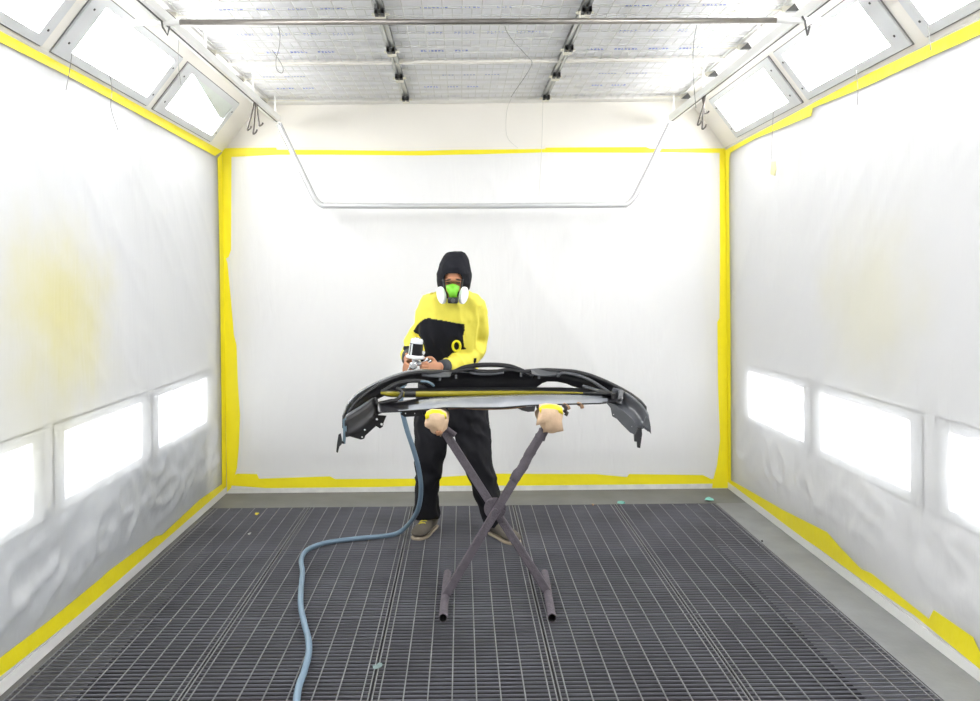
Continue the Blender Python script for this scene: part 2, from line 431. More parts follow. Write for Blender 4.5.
# ------------------------------------------------------------------ yellow masking tape
def tape(px_polys, place, off, label):
    m = MB()
    for poly in px_polys:
        m.prism([place(*p) for p in poly], off)
    return tag(m.build('masking_tape', M_tape), label, 'tape', 'yellow tape edging the plastic sheets')
def strip(top, bot): return top + bot[::-1]
BK = lambda x, y: Vector(P(x, y, YB-.007))
BKV = lambda x, y: Vector(P(x, y, YB-.0095))
LW = lambda x, y: onX(x, y, XL+.003)
RW = lambda x, y: onX(x, y, XR-.003)
def quads(top, bot):                                                   # two edges -> strips that bend with the corner
    out = []; xs = sorted(set([p[0] for p in top] + [p[0] for p in bot]))
    lo, hi = max(top[0][0], bot[0][0]), min(top[-1][0], bot[-1][0])
    return [strip(top, bot)]
tape([[(222,148.5),(231,148),(276,147.6),(277,149.8),(330,150),(400,151),(424,150.8),(460,149.8),(545,149),(546,147.6),(646,147),(650,148.6),(725,148.3),(725,153),(665,152.3),(648,152.8),(545,152.4),(480,154.2),(420,155.5),(330,154.6),(278,154.8),(231,157),(222,157)]],
     BK, (0, -.0015, 0), 'yellow tape strip running level along the top of the back wall')
tape([[(227,477),(238,473.6),(257,474),(259,478.6),(330,476.3),(335,479),(414,478.6),(495,473.6),(595,474),(627,477),(629,474),(703,475),(711,479),(728,477),(728,488),(692,488.5),(592,486.5),(495,485.5),(414,486),(346,488),(265,488),(231,485.5),(227,487)]],
     BK, (0, -.0015, 0), 'yellow tape strip along the foot of the back wall above the concrete')
tape([[(222.4,152),(231.5,152),(231,250),(228.5,257),(226,258.5),(227.5,263),(231,300),(234,335),(236.5,345),(238,385),(240,415),(239,445),(237,468),(231,488),(227.2,492),(226.5,460),(224.5,330)]],
     BKV, (0, -.0015, 0), 'upright yellow tape in the back left corner, widening towards the floor')
tape([[(725,150),(719.5,153),(720,250),(719.5,318),(717.3,322),(718,385),(720,440),(717,465),(713,480),(712,488),(728.5,488),(727.7,400),(726,230)]],
     BKV, (0, -.0015, 0), 'upright yellow tape in the back right corner, flared at the floor')
tape([[(222,153),(217.5,158),(218,180),(219.5,250),(220.5,330),(221.5,400),(222,488),(226.8,488),(226.0,400),(224.5,330),(223.6,240)]],
     LW, (.0015, 0, 0), 'thin yellow tape flap on the left wall beside the corner')
tape([[(725.3,150),(731,151),(729.4,158),(729,180),(730.5,330),(731,480),(728.2,486),(727.6,400),(726.2,240)]],
     RW, (-.0015, 0, 0), 'thin yellow tape flap on the right wall beside the corner')
tape([[(-90,-17.5),(0,31),(60,63),(112,90.5),(222,151),(215,156),(112,99.5),(69,76.5),(0,42),(-90,-4)]],
     LW, (.0015, 0, 0), 'slanting yellow tape along the top of the left wall under the lights')
tape([[(725.5,150),(868,74),(980,20),(1060,-19),(1060,-2),(980,34.5),(931,56.5),(868,85.5),(813,108),(811,116),(755,138.5),(730,153)]],
     RW, (-.0015, 0, 0), 'slanting yellow tape along the top of the right wall under the lights')
tape([[(-70,712),(0,658),(52,618.5),(100,579),(110,570),(156,536),(162,535),(200,499.5),(222,484),(226,488.5),(158,551),(110,591),(72,620),(0,676.5),(-70,733)]],
     LW, (.0015, 0, 0), 'slanting yellow tape along the foot of the left wall')
tape([[(728.5,479),(745,488),(764,499),(783,510),(827,532),(838,545),(861,569),(871,573),(900,596),(929,619),(934,610),(973,637),(980,652),(1060,712),(1060,730),(980,669),(915,615.6),(861,579),(817,547),(769,516),(728.5,488.5)]],
     RW, (-.0015, 0, 0), 'ragged slanting yellow tape along the foot of the right wall')

# ------------------------------------------------------------------ floor gratings
xs = [GX0, -1.105, -.368, .362, 1.092, GX1]
ysr = [3.09, 4.125, 5.155, GY1]
def grating(x0, x1, y0, y1, label):
    m = MB(); g = .004; cx, cy = (x0+x1)/2, (y0+y1)/2
    n = int(round((y1-y0)/.0343))
    for i in range(n+1):
        y = lerp(y0+g, y1-g, i/n)
        m.box((x0+g, y-.0018, -.0088), (x1-g, y+.0018, -.002), 0)
    wd = x1-x0; nr = int(round((wd-.06)/.093))
    rx = [x0+g+.004, x0+.034] + [lerp(x0+.034, x1-.034, k/nr) for k in range(1, nr)] + [x1-.034, x1-g-.004]
    for x in rx: m.tube([(x, y0+g, -.003), (x, y1-g, -.003)], .0028, 6, 1)
    return tag(m.build('floor_grating', [M_bar, M_rod], origin=(cx, cy, 0)), label, 'floor grating', 'steel gratings of the booth floor')
cols = ['by the left wall', 'second from the left wall', 'middle column', 'second from the right side', 'by the right concrete strip']
rws = ['front row', 'middle row', 'back row']
for j in range(3):
    for i in range(5):
        grating(xs[i], xs[i+1], ysr[j], ysr[j+1], 'dark steel floor grating panel in the %s, %s' % (rws[j], cols[i]))

# ------------------------------------------------------------------ ceiling filters, rails, clips
M_cloth = mat('filter_cloth', (.955, .958, .975), .8, bump=.15, bscale=60)
M_wire = mat('filter_wire', (.72, .72, .70), .5)
M_print = mat('blue_print', (.30, .36, .75), .7)
fx = [-1.44, -.405, .645, 1.66]
fy = [3.90, 5.375, 6.50]
colw = ['left', 'middle', 'right']
for j in range(2):
    for i in range(3):
        x0, x1, y0, y1 = fx[i]+.012, fx[i+1]-.012, fy[j]+.012, fy[j+1]-.006
        cx, cy = (x0+x1)/2, (y0+y1)/2
        root = empty('ceiling_filter', (cx, cy, ZC+.03), 'white filter cloth in a wire grid, %s panel of the %s ceiling row' % (colw[i], ['front', 'back'][j]),
                     'ceiling filter', 'filter panels of the ceiling')
        wr = MB(); pitch = .142; n = int(round((y1-y0)/pitch)); zz = ZC+.010
        for k in range(n+1):
            y = y1 - k*pitch - .02
            if y < y0: break
            for dy in (0, -.034): 
                if y+dy > y0: wr.box((x0, y+dy-.0022, zz-.002), (x1, y+dy+.0022, zz+.002))
        nx = int(round((x1-x0)/.105))
        for k in range(nx+1):
            x = lerp(x0+.01, x1-.01, k/nx)
            wr.box((x-.0025, y0, zz-.006), (x+.0025, y1, zz-.002))
            if k < nx:
                xm = x + .5*(x1-x0-.02)/nx
                for q in range(0, n, 2):
                    ya = y1 - q*pitch - .02
                    wr.box((xm-.0022, max(y0, ya-.142), zz-.002), (xm+.0022, ya, zz+.002))  # staggered strips stand for the wires' shadow on the cloth
        wr.build('wire_grid', M_wire, root)
        pr = MB().box((x0, y0, ZC+.022), (x1, y1, ZC+.05)); rnd = random.Random(i*7+j)
        for yl in ([6.12, 5.77] if j else [5.17, 4.80, 4.36]):
            x = x0 + rnd.uniform(.1, .3)
            for wd in range(rnd.randint(2, 4)):
                for ch in range(rnd.randint(4, 7)):
                    h = rnd.choice((.026, .03, .034)); w_ = .013
                    if x + w_ > x1-.05: break
                    pr.box((x, yl, ZC+.019), (x+.004, yl+h, ZC+.0222), 1); pr.box((x, yl+h*rnd.choice((.1, .5, .8)), ZC+.019), (x+w_, yl+h*.5+.006, ZC+.0222), 1)
                    x += .021
                x += .06
        pr.build('filter_cloth', [M_cloth, M_print], root)
M_clip = mat('cream_clip', (.80, .77, .66), .4)
clipY = [4.36, 5.06, 5.71, 6.38]
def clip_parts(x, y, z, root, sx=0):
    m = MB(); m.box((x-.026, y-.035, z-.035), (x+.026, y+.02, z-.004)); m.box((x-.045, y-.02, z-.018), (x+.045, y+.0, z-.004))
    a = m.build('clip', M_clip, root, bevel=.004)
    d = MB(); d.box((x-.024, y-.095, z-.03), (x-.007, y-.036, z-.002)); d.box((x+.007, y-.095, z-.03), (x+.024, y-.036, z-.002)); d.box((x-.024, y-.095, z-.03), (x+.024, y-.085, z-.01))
    d.build('clip_shadow', M_dark, a)  # dark shape standing in for the shadow at the clip
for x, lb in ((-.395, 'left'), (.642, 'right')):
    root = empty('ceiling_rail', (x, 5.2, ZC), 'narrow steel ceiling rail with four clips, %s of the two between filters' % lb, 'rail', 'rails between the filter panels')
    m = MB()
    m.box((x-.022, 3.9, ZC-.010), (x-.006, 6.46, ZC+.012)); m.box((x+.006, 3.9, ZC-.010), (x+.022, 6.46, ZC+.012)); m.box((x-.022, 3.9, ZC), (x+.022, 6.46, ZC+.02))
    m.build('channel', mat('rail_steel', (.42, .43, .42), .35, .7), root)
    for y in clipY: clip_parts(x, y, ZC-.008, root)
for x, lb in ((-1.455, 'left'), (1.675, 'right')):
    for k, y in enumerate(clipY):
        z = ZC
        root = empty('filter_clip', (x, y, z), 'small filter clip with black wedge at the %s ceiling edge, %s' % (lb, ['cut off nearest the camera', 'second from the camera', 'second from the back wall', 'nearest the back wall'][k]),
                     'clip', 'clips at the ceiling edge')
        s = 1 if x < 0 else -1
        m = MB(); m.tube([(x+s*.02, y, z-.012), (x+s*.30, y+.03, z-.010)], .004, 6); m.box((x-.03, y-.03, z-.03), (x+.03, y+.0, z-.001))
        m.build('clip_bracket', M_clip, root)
        MB().prism([(x-.035, y-.04, z-.040), (x+.035, y-.04, z-.040), (x-s*.010, y-.04, z-.001)], (0, -.03, 0)).build('shadow', M_dark, root)  # black solid modelled for the shadow beside the clip
tag(MB().box((fx[0], 5.352, ZC-.008), (fx[3], 5.388, ZC+.018)).build('ceiling_crossbar', M_cream, bevel=.003), 'cream cross strip between the two rows of ceiling filters', 'beam')

# ------------------------------------------------------------------ hanging rails and tubes
ZR = 2.80
for px, py, lb, s in ((277, 122, 'left', -1), (672, 121, 'right', 1)):
    e = onZ(px, py, ZR)
    root = empty('hanging_rail', (e.x, 4.5, ZR), 'pale slotted rail hung under the %s ceiling edge' % lb, 'rail', 'rails hung under the ceiling')
    m = MB()
    m.box((e.x-.024, 1.2, ZR), (e.x-.005, e.y, ZR+.03)); m.box((e.x+.005, 1.2, ZR), (e.x+.024, e.y, ZR+.03)); m.box((e.x-.024, 1.2, ZR+.03), (e.x+.024, e.y, ZR+.045))
    m.build('channel', M_rail, root)
    MB().box((e.x-.0052, 1.2, ZR-.0008), (e.x+.0052, e.y-.003, ZR+.028)).build('slot', M_dark, root)
    for y in (3.3, 4.55, 5.6, e.y-.06):
        MB().box((e.x-.005, y-.005, ZR+.045), (e.x+.005, y+.005, ZC+.001)).build('hanger', M_white, root)
    if s < 0: EL = e
    else: ER = e
tub = cr([P(279, 124, 6.3), P(288, 143, 6.3), P(300, 168, 6.3), P(311, 191, 6.3), P(316, 200, 6.3), P(322, 205, 6.3), P(332, 205.7, 6.3), P(400, 206, 6.3), P(475, 206, 6.3), P(550, 205.5, 6.3), P(618, 205, 6.3),
          P(627, 204, 6.3), P(634, 197, 6.3), P(640, 186, 6.3), P(652, 162, 6.3), P(662, 141, 6.3), P(670, 124, 6.3)], 4)
tag(MB().tube(tub, .021, 12).build('bent_tube', mat('white_tube', (.66, .67, .68), .25, .4), smooth=True), 'white bent tube hanging as a wide U before the back wall', 'tube')
# crossbar laid over the rails
root = empty('steel_crossbar', (.15, 3.9, 2.86), 'brownish steel crossbar tube near the top of the picture, white at the ends', 'tube')
YX = 3.9; a, b_ = P(180, 22.5, YX), P(776, 20.5, YX)
MB().tube([a, b_], .0135, 12).build('tube', M_steel, root, smooth=True)
for nm, p, q in (('tube_end', P(118, 22.5, YX), a), ('tube_end', b_, P(832, 20.5, YX))):
    MB().tube([p, q], .0135, 12).build(nm, M_rail, root, smooth=True)
for px in (163, 803):
    m = MB(); c0 = P(px, 22, YX)
    m.tube([c0 + Vector((-.012, -.02, .02)), c0 + Vector((0, -.022, 0)), c0 + Vector((.005, -.02, -.03)), c0 + Vector((.02, 0, -.06)), c0+Vector((.03, .0, -.02))], .005, 6)
    m.build('tie_wire', M_dark, root)
# wire hooks on the rails
def hook(px, py, Y, sway, ln, label, rx, g):
    top = Vector((rx, Y, ZR-.001)); m = MB()
    pts = [top + Vector((0, 0, .0)), top + Vector((sway*.3, .0, -ln*.35)), top + Vector((sway*.8, .01, -ln*.8)), top + Vector((sway, .012, -ln)), top + Vector((sway+.02, .012, -ln*.93)), top + Vector((sway+.025, .01, -ln*.85))]
    m.tube(cr(pts, 4), .0055, 6)
    return tag(m.build('wire_hook', mat('hook_iron', (.07, .06, .05), .6, 0, var=.4, scale=60), smooth=True), label, 'hook', g)
for k, (sw, ln) in enumerate(((-.05, .18), (-.02, .20), (.012, .14))):
    hook(0, 0, 5.62+k*.035, sw, ln, ['longer tilted dark wire hook on the left rail, lowest to the left', 'long straight dark wire hook on the left rail', 'short dark wire hook on the left rail'][k], EL.x, 'hooks on the left rail')
for k, (sw, ln) in enumerate(((-.05, .19), (-.01, .21), (.02, .10))):
    hook(0, 0, 5.55+k*.035, sw, ln, ['tilted dark wire hook on the right rail, leaning left', 'long straight dark wire hook on the right rail', 'short dark wire hook on the right rail'][k], ER.x, 'hooks on the right rail')
# loose strings
M_str = mat('grey_string', (.25, .25, .24), .7)
M_strw = mat('pale_string', (.62, .61, .56), .7)
def string(pts, label, r=.0018, m=None): return tag(MB().tube(cr(pts, 5), r, 5).build('hanging_string', m or M_str, smooth=True), label, 'string', 'loose strings hanging in the booth')
string([P(505, 26.2, 3.9), P(507, 32, 3.95), P(514, 42, 4.05), P(527, 56, 4.2), P(532, 63, 4.3), P(526, 75, 4.4), P(517, 88, 4.5), P(511, 97, 4.55)], 'thin crooked string hanging from the middle of the crossbar')
string([P(278, 26.2, 3.9), P(280, 35, 3.9), P(279, 48, 3.9), P(276, 60, 3.9), P(277, 70, 3.9), P(282, 73, 3.9), P(283, 68, 3.9), P(279, 60, 3.9), P(272, 50, 3.9)], 'thin looped string hanging from the left end of the crossbar')
string([P(697, 24.8, 3.9), P(694, 40, 4.0), P(693, 60, 4.1), P(694, 85, 4.2), P(696, 108, 4.3)], 'long straight string hanging from the right end of the crossbar')
string([P(511, 99, 6.0), P(507, 110, 6.2), P(506, 130, 6.4), P(509, 140, 6.45), P(518, 148, 6.5)], 'pale string dangling before the back wall below the filters', m=M_strw)
string([P(543, 100, 6.4), P(542, 140, 6.45), P(540, 180, 6.5), P(539, 195, 6.5)], 'faint pale string hanging from the right ceiling rail', m=M_strw)
for pts, lb in (([(52,9),(60,25),(70,37),(72,50),(70,68),(66,90)], 'left slope, nearest string by the cut-off light'),
                ([(110,76),(112,90),(111,108),(118,130)], 'left slope, string below the full light'),
                ([(179,36),(178,60),(181,85)], 'left slope, string between the two back lights')):
    string([onX(x, y, -1.50 if x > 150 else XL+.05) for x, y in pts], 'fine string hanging on the ' + lb)
for pts, lb in (([(775,45),(776,66),(774,100),(771,160)], 'long fine string hanging on the right wall down to a tape scrap'),
                ([(856,70),(858,90),(857,105)], 'short fine string over the right tape below the full light'),
                ([(925,8),(928,28),(931,50)], 'fine string hanging over the cut-off light on the right')):
    string([onX(x, y, XR-.05) for x, y in pts], lb)
q = onX(773, 170, XR-.05)
tag(MB().prism([q+Vector((0, -.04, .05)), q+Vector((0, .03, .06)), q+Vector((0, .05, -.02)), q+Vector((0, -.02, -.04)), q+Vector((0, -.05, -.0))], (.006, 0, 0)).build('tape_scrap', mat('pale_tape', (.85, .80, .45), .5)),
    'crumpled pale yellow tape scrap hanging high on the right wall', 'tape scrap')

# ------------------------------------------------------------------ car bumper cover on the stand, seen from inside
def YBm(x): return 4.74 - .46*(abs(x-495)/150)**2.2
M_prim = mat('black_primer', (.012, .012, .015), .28, coat=.25, var=.2, scale=6)
M_inner = mat('black_plastic', (.014, .014, .016), .5, var=.3, scale=9)
M_flange = mat('scuffed_plastic', (.075, .08, .088), .38, var=.3, scale=14)
M_lip = mat('lip_reflection', (.33, .35, .385), .2, .0, var=.5, scale=4, coat=.5)
M_stripe = mat('yellow_stripe', (.27, .23, .006), .4, var=.25, scale=10)
bump = empty('car_bumper', (P(495, 400, 4.6)), 'black car bumper cover lying across the trestle, seen from its inside', 'car bumper')
TOP = [(348,411),(356,400),(366,391.5),(378,383.5),(392,377),(406,372.5),(420,370.5),(436,370.5),(450,370.3),(462,368.5),(472,367),(477,369.4),(488,369.9),(500,369.7),(504,368),(512,368),(522,370),(530,369.3),(545,368.2),(560,368.8),(575,369.8),(590,373.4),(605,379.3),(620,386.5),(632,393.5),(641,400.2),(646.5,407)]
BOT = [(348,416),(356,408),(366,403),(378,399),(392,392),(406,384),(414,381.5),(421,381),(426,389),(440,389),(468,389),(500,389),(535,389),(540,384),(547,381.5),(556,381.5),(566,383.5),(574,387),(590,390),(605,396),(620,402),(634,409),(641,413),(646.5,416)]
rows = [[], [], [], [], [], []]
for i in range(61):
    x = lerp(348, 646.5, i/60); T, L = interp(x, TOP), interp(x, BOT); Y = YBm(x)
    k = min(1, abs(x-495)/150)
    for r, (yy, dy) in enumerate(((T+3.0, -.055), (T+1.0, -.050), (T, -.02), (T+1.5, .035), (lerp(T, L, .55), .06), (L, .045))):
        rows[r].append(P(x, yy, Y+dy*(1-.45*k)))
mb = MB().grid(rows, mif=lambda i, k: 0 if i > 1 else 1)
mb.build('bumper_skin', [M_prim, M_inner], bump, smooth=True, solid=.004)
# outer shell: the painted face that curls back over the top, its reflected rim of light at the left put into a pale colour
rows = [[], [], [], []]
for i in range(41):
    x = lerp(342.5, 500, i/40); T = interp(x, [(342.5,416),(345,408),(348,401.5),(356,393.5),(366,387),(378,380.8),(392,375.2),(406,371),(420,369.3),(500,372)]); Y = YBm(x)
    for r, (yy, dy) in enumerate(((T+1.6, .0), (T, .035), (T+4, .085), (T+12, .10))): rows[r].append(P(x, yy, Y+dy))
mb = MB().grid(rows); mb.build('bumper_face', mat('rim_reflection', (.22, .23, .245), .12, coat=.8), bump, smooth=True, solid=.004)
# raised bar with its slot
m = MB(); m.tube(cr([P(446,375,4.68), P(455,371.5,4.69), P(464,367.6,4.70), P(476,365.4,4.71), P(492,364.8,4.71), P(508,366,4.71), P(518,369,4.70), P(527,373.2,4.69), P(533,376,4.68)], 5), .013, 10)
m.build('upper_bar', M_prim, bump, smooth=True)
m = MB(); m.tube(cr([P(470,372.5,4.66), P(478,374.2,4.66), P(492,374.2,4.66), P(504,372.8,4.66)], 4), .006, 8); m.build('slot_rim', M_flange, bump, smooth=True)
def pxplate(name, poly, Y, th, m, parent=bump, holes=(), dY=None, bevel=.002):
    cu = bpy.data.curves.new(name, 'CURVE'); cu.dimensions = '2D'; cu.fill_mode = 'BOTH'; cu.extrude = th/2; cu.bevel_depth = bevel if bevel < th/2 else 0
    sc = Y/F
    def spl(pts):
        s_ = cu.splines.new('POLY'); s_.points.add(len(pts)-1); s_.use_cyclic_u = True
        for q_, (x, y) in zip(s_.points, pts): 
            p = P(x, y, Y); q_.co = (p.x, p.z, 0, 1)
    spl(poly)
    for (hx, hy, r) in holes: spl([(hx + r*math.cos(2*math.pi*k/12), hy + r*math.sin(2*math.pi*k/12)) for k in range(12)])
    o = bpy.data.objects.new(name, cu); COL.objects.link(o)
    bpy.context.view_layer.update(); dg = bpy.context.evaluated_depsgraph_get()
    me = bpy.data.meshes.new_from_object(o.evaluated_get(dg), depsgraph=dg)
    bpy.data.objects.remove(o)
    for v in me.vertices:
        x, z, t = v.co; q = pix((x, Y, z)); yy = Y + (dY(*q) if dY else 0)
        v.co = (x*yy/Y, yy + t, H + (z-H)*yy/Y)
    me.materials.clear(); me.materials.append(m)
    o = bpy.data.objects.new(name, me); COL.objects.link(o)
    if parent: adopt(o, parent)
    return o
# lighter mounting ledges on the top flange
def ledge(pts_top, pts_bot, Y, dy):
    m = MB(); a = [P(x, y, Y+dy) for x, y in pts_top]; b_ = [P(x, y, Y-.02) for x, y in pts_bot]
    m.grid([a, b_]); return m.build('mounting_ledge', M_flange, bump, solid=.005)
ledge([(421,370.5),(430,370),(440,370),(452,371)], [(422,376),(430,377),(440,377.3),(450,376.8)], 4.62, .06)
ledge([(531,369.2),(540,368.4),(550,368.6),(560,369.6)], [(532,374.5),(540,375.8),(550,375.8),(558,374.5)], 4.62, .06)
for px, py in ((440, 378), (456, 376.5), (521, 374.5), (539, 376.5), (558, 375)):
    MB().beam(P(px, py-1.5, 4.6), P(px, py+2.2, 4.6), .012, .012, up=(0, 1, 0)).build('clip_tab', M_flange, bump)
m = MB(); m.tube(cr([P(558,376,4.6), P(562,373.2,4.6), P(570,373.8,4.58), P(580,376,4.55), P(590,380,4.52), P(600,386,4.48), P(610,393,4.42)], 4), .008, 8); m.build('inner_rib', M_flange, bump, smooth=True)
m = MB(); m.tube(cr([P(382,392,4.42), P(396,384,4.48), P(410,381,4.52), P(424,381.5,4.55), P(433,385,4.56)], 4), .011, 8); m.build('inner_rib', M_inner, bump, smooth=True)
m = MB(); m.tube(cr([P(421,381.5,4.5), P(428,382,4.52), P(434,386,4.54)], 4), .006, 8); m.build('inner_rib', mat('blue_grey_plastic', (.12, .19, .24), .3), bump, smooth=True)
# grille bar with a yellow line
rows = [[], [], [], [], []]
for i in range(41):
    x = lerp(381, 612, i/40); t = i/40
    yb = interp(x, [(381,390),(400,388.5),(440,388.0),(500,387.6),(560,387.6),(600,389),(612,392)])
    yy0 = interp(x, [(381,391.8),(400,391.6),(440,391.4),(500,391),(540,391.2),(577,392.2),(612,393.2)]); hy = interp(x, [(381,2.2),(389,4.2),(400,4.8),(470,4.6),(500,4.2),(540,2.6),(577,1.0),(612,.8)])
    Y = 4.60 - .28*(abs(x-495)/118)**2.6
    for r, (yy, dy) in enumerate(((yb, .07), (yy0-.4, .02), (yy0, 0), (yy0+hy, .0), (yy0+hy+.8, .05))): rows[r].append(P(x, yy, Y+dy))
MB().grid(rows, mif=lambda i, k: 1 if i == 2 and k < 35 and not (4 <= k <= 5) else 0).build('grille_bar', [M_inner, M_stripe], bump, smooth=True, solid=.004)
# lower lip, glossy from inside; the walls' reflection is put into its grey middle
rows = [[], [], [], [], [], []]
for i in range(49):
    x = lerp(378, 623, i/48)
    b0 = interp(x, [(378,403),(390,402.5),(405,401),(415,399.2),(430,398),(460,396.8),(500,395.6),(540,394.4),(560,394),(600,393.8),(623,395.5)])
    b1 = interp(x, [(378,412.5),(400,411.5),(430,409.5),(445,407.8),(470,408),(500,408),(530,405.5),(560,404.5),(600,403.5),(615,402),(623,399)])
    e = (abs(x-500)/122)**3; Yk, Yf = 4.58 - .22*e, 4.37 - .05*e
    for r, (t, yy) in enumerate(((0, 0), (.2, .14), (.6, .5), (.95, .88), (1, .97), (1.12, 1.02))):
        rows[r].append(P(x, lerp(b0, b1, yy), lerp(Yk, Yf, t)))
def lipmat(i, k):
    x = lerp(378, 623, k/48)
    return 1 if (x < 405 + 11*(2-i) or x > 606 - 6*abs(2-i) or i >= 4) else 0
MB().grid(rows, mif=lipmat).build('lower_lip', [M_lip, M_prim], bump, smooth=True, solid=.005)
m = MB(); m.tube(cr([P(448,408.5,4.36), P(462,408.2,4.36), P(480,409.3,4.36), P(500,409,4.36), P(515,408,4.36), P(527,405.8,4.36)], 4), .006, 6, squash=(1, .6)); m.build('masking_edge', mat('brown_masking', (.30, .18, .10), .6, var=.3, scale=30), bump)
pxplate('lower_tab', [(403,411.5),(421,411),(423,415.5),(405,416.5),(401,414)], 4.40, .006, M_inner, holes=[(405.5,413.3,1.0),(415,413.4,1.0)])
pxplate('lower_tab', [(518,408),(535,406.5),(534,411),(528,411.5),(522,410)], 4.40, .006, M_flange)
for px, py, q in ((566, 406, 3), (580, 405, 2.2)):
    MB().tube(cr([P(px-2, py-1.5, 4.36), P(px+1.5, py+.5, 4.34), P(px+q, py+3, 4.34)], 3), .010, 7).build('masking_scrap', mat('brown_masking', (.30, .18, .10), .6), bump)
# left wing: inner side panel, edge, tabs
dL = lambda x, y: -.10*(378-x)/35 + .04*(y-400)/40
pxplate('wing_flange', [(345,437),(350,436),(361,439.2),(364,438.3),(365,435.5),(371,430),(376,425.5),(380,428),(382.5,426.5),(383,423),(386,416),(378,415.5),(376,410),(366,416),(352,424),(346,430)], 4.36, .005, M_inner,
        holes=[(362.2,437,1.3),(364.8,429.8,1.3),(376.8,419.2,1.5),(381.7,424.3,1.4)], dY=dL)
rows = []
for (a, b_) in (((344.5,419,4.24),(345.5,436.5,4.22)), ((346,415,4.25),(350,436.5,4.23)), ((350,412.2,4.27),(357,434,4.25)), ((358,407.5,4.30),(366,427,4.28)), ((366,402.5,4.33),(374,419,4.31)), ((370,399.5,4.35),(376,412,4.34)), ((373,398,4.40),(377,405,4.40))):
    rows.append([P(lerp(a[0], b_[0], t), lerp(a[1], b_[1], t), lerp(a[2], b_[2], t) - .02*math.sin(math.pi*min(1, t*2.2)) ) for t in (0, .12, .3, .5, .75, 1)])
MB().grid(rows, mif=lambda i, k: 1 if k == 0 else 0).build('wing_panel', [M_inner, M_flange], bump, smooth=True, solid=.004)
pxplate('wing_edge', [(343.2,420),(345.8,418),(346.2,430),(345,443.5),(343,443),(343.6,433)], 4.23, .006, mat('blue_grey_plastic', (.12, .19, .24), .3))
pxplate('end_clip', [(339,434.5),(340.5,434),(341.5,440),(341.3,444),(339,446.5),(337.6,452),(336.8,451.5),(337.6,443)], 4.22, .012, M_inner)
m = MB(); m.tube([P(340.5, 441.5, 4.22), P(344, 443, 4.22)], .006, 6); m.build('clip_pin', M_inner, bump)
# bracket cluster where grille bar meets the left wing
m = MB(); m.beam(P(374,398,4.4), P(379,414,4.38), .03, .02, up=(0,1,0)); m.build('corner_bracket', M_inner, bump, bevel=.003)
m = MB(); m.tube(cr([P(376,404,4.36), P(388,401.5,4.38), P(398,399,4.40), P(402,392,4.42), P(396,388,4.42)], 4), .010, 8); m.build('corner_bracket', M_inner, bump, smooth=True)
# right wing
rows = []
for (a, b_) in (((613,388,4.40),(607,402,4.40)), ((621,389.5,4.37),(614,407,4.36)), ((630,394.8,4.33),(623,413,4.32)), ((639,401.3,4.29),(631,420,4.28)), ((645,407.5,4.26),(635,427,4.26)), ((648.2,414,4.23),(638,430,4.24)), ((649.8,424,4.21),(644,428,4.22)), ((650,432,4.20),(648,431,4.2))):
    rows.append([P(lerp(a[0], b_[0], t), lerp(a[1], b_[1], t), lerp(a[2], b_[2], t) + .035*math.sin(math.pi*t)) for t in (0, .15, .35, .55, .75, .9, 1)])
MB().grid(rows).build('wing_panel', mat('grey_sheen_plastic', (.10, .107, .122), .28, coat=.4), bump, smooth=True, solid=.004)
pxplate('wing_flange', [(607,403),(615,405),(624,412),(632,419),(636.5,427),(640,428),(640.5,436),(639.5,447.5),(637.5,447),(637,441.5),(634.5,441),(634,434),(630,432),(622,424),(617,418.5),(612.5,416),(611,408)], 4.30, .005, M_flange,
        holes=[(613.6,414.4,.9),(631.8,426.5,.8)], dY=lambda x, y: -.10*(x-610)/30)
pxplate('end_clip', [(638,428),(641,427.5),(641.5,434),(639.6,447.5),(637.5,447),(637.2,441),(634.6,440),(635,435)], 4.20, .012, M_inner)
pxplate('wing_edge', [(643,427),(645.5,426),(648.5,430),(650.4,432.5),(650.2,427),(649,420),(646,417),(644,422)], 4.20, .006, M_flange)
m = MB(); m.beam(P(621,391,4.36), P(619,404,4.33), .026, .02, up=(0,1,0)); m.build('corner_bracket', M_flange, bump, bevel=.003)
m = MB(); m.beam(P(612,396,4.37), P(617,396,4.36), .05, .03, up=(0,0,1)); m.build('corner_bracket', M_inner, bump, bevel=.003)
m = MB(); m.tube(cr([P(583,386,4.5), P(596,390,4.46), P(606,393,4.42), P(616,395,4.38)], 4), .012, 8, squash=(1, .7)); m.build('inner_rib', M_flange, bump, smooth=True)

# ------------------------------------------------------------------ trestle
M_st = mat('overspray_steel', (.115, .10, .118), .75, .1, var=.35, scale=25, bump=.5, bscale=120)
M_hole = mat('tube_inside', (.01, .01, .01), .9)
M_paper = mat('tan_paper', (.66, .47, .31), .75, var=.18, scale=18, bump=.5, bscale=30)
sth = empty('trestle', (.16, 4.42, 0), 'crossed-leg grey steel trestle with paper-wrapped arms, under the bumper', 'trestle')
ZF = .028
FL0, FL1 = onZ(443, 618, ZF), onZ(447.5, 573, ZF); FR0, FR1 = onZ(552, 618, ZF), onZ(544.5, 573, ZF)
for a, b_ in ((FL0, FL1), (FR0, FR1)): MB().pipe(a, b_, .021, .003, 18, 0, 1).build('foot_tube', [M_st, M_hole], sth, smooth=False)
ZT = .909
TL0, TL1 = P(437, 420, 4.2), None
xl, xr = P(438, 421.5, 4.2).x, P(550.5, 421.5, 4.2).x
YM = 4.32
for x in (xl, xr): MB().pipe((x, 4.20, ZT), (x, 4.76, ZT), .022, .003, 16, 0, 1).build('arm_tube', [M_st, M_hole], sth)
lt = lambda a, b_, y: a + (b_-a)*((y-a.y)/(b_.y-a.y))
fl_, fr_ = lt(FL0, FL1, YM-.022), lt(FR0, FR1, YM+.022)
fl_.z = fr_.z = .03
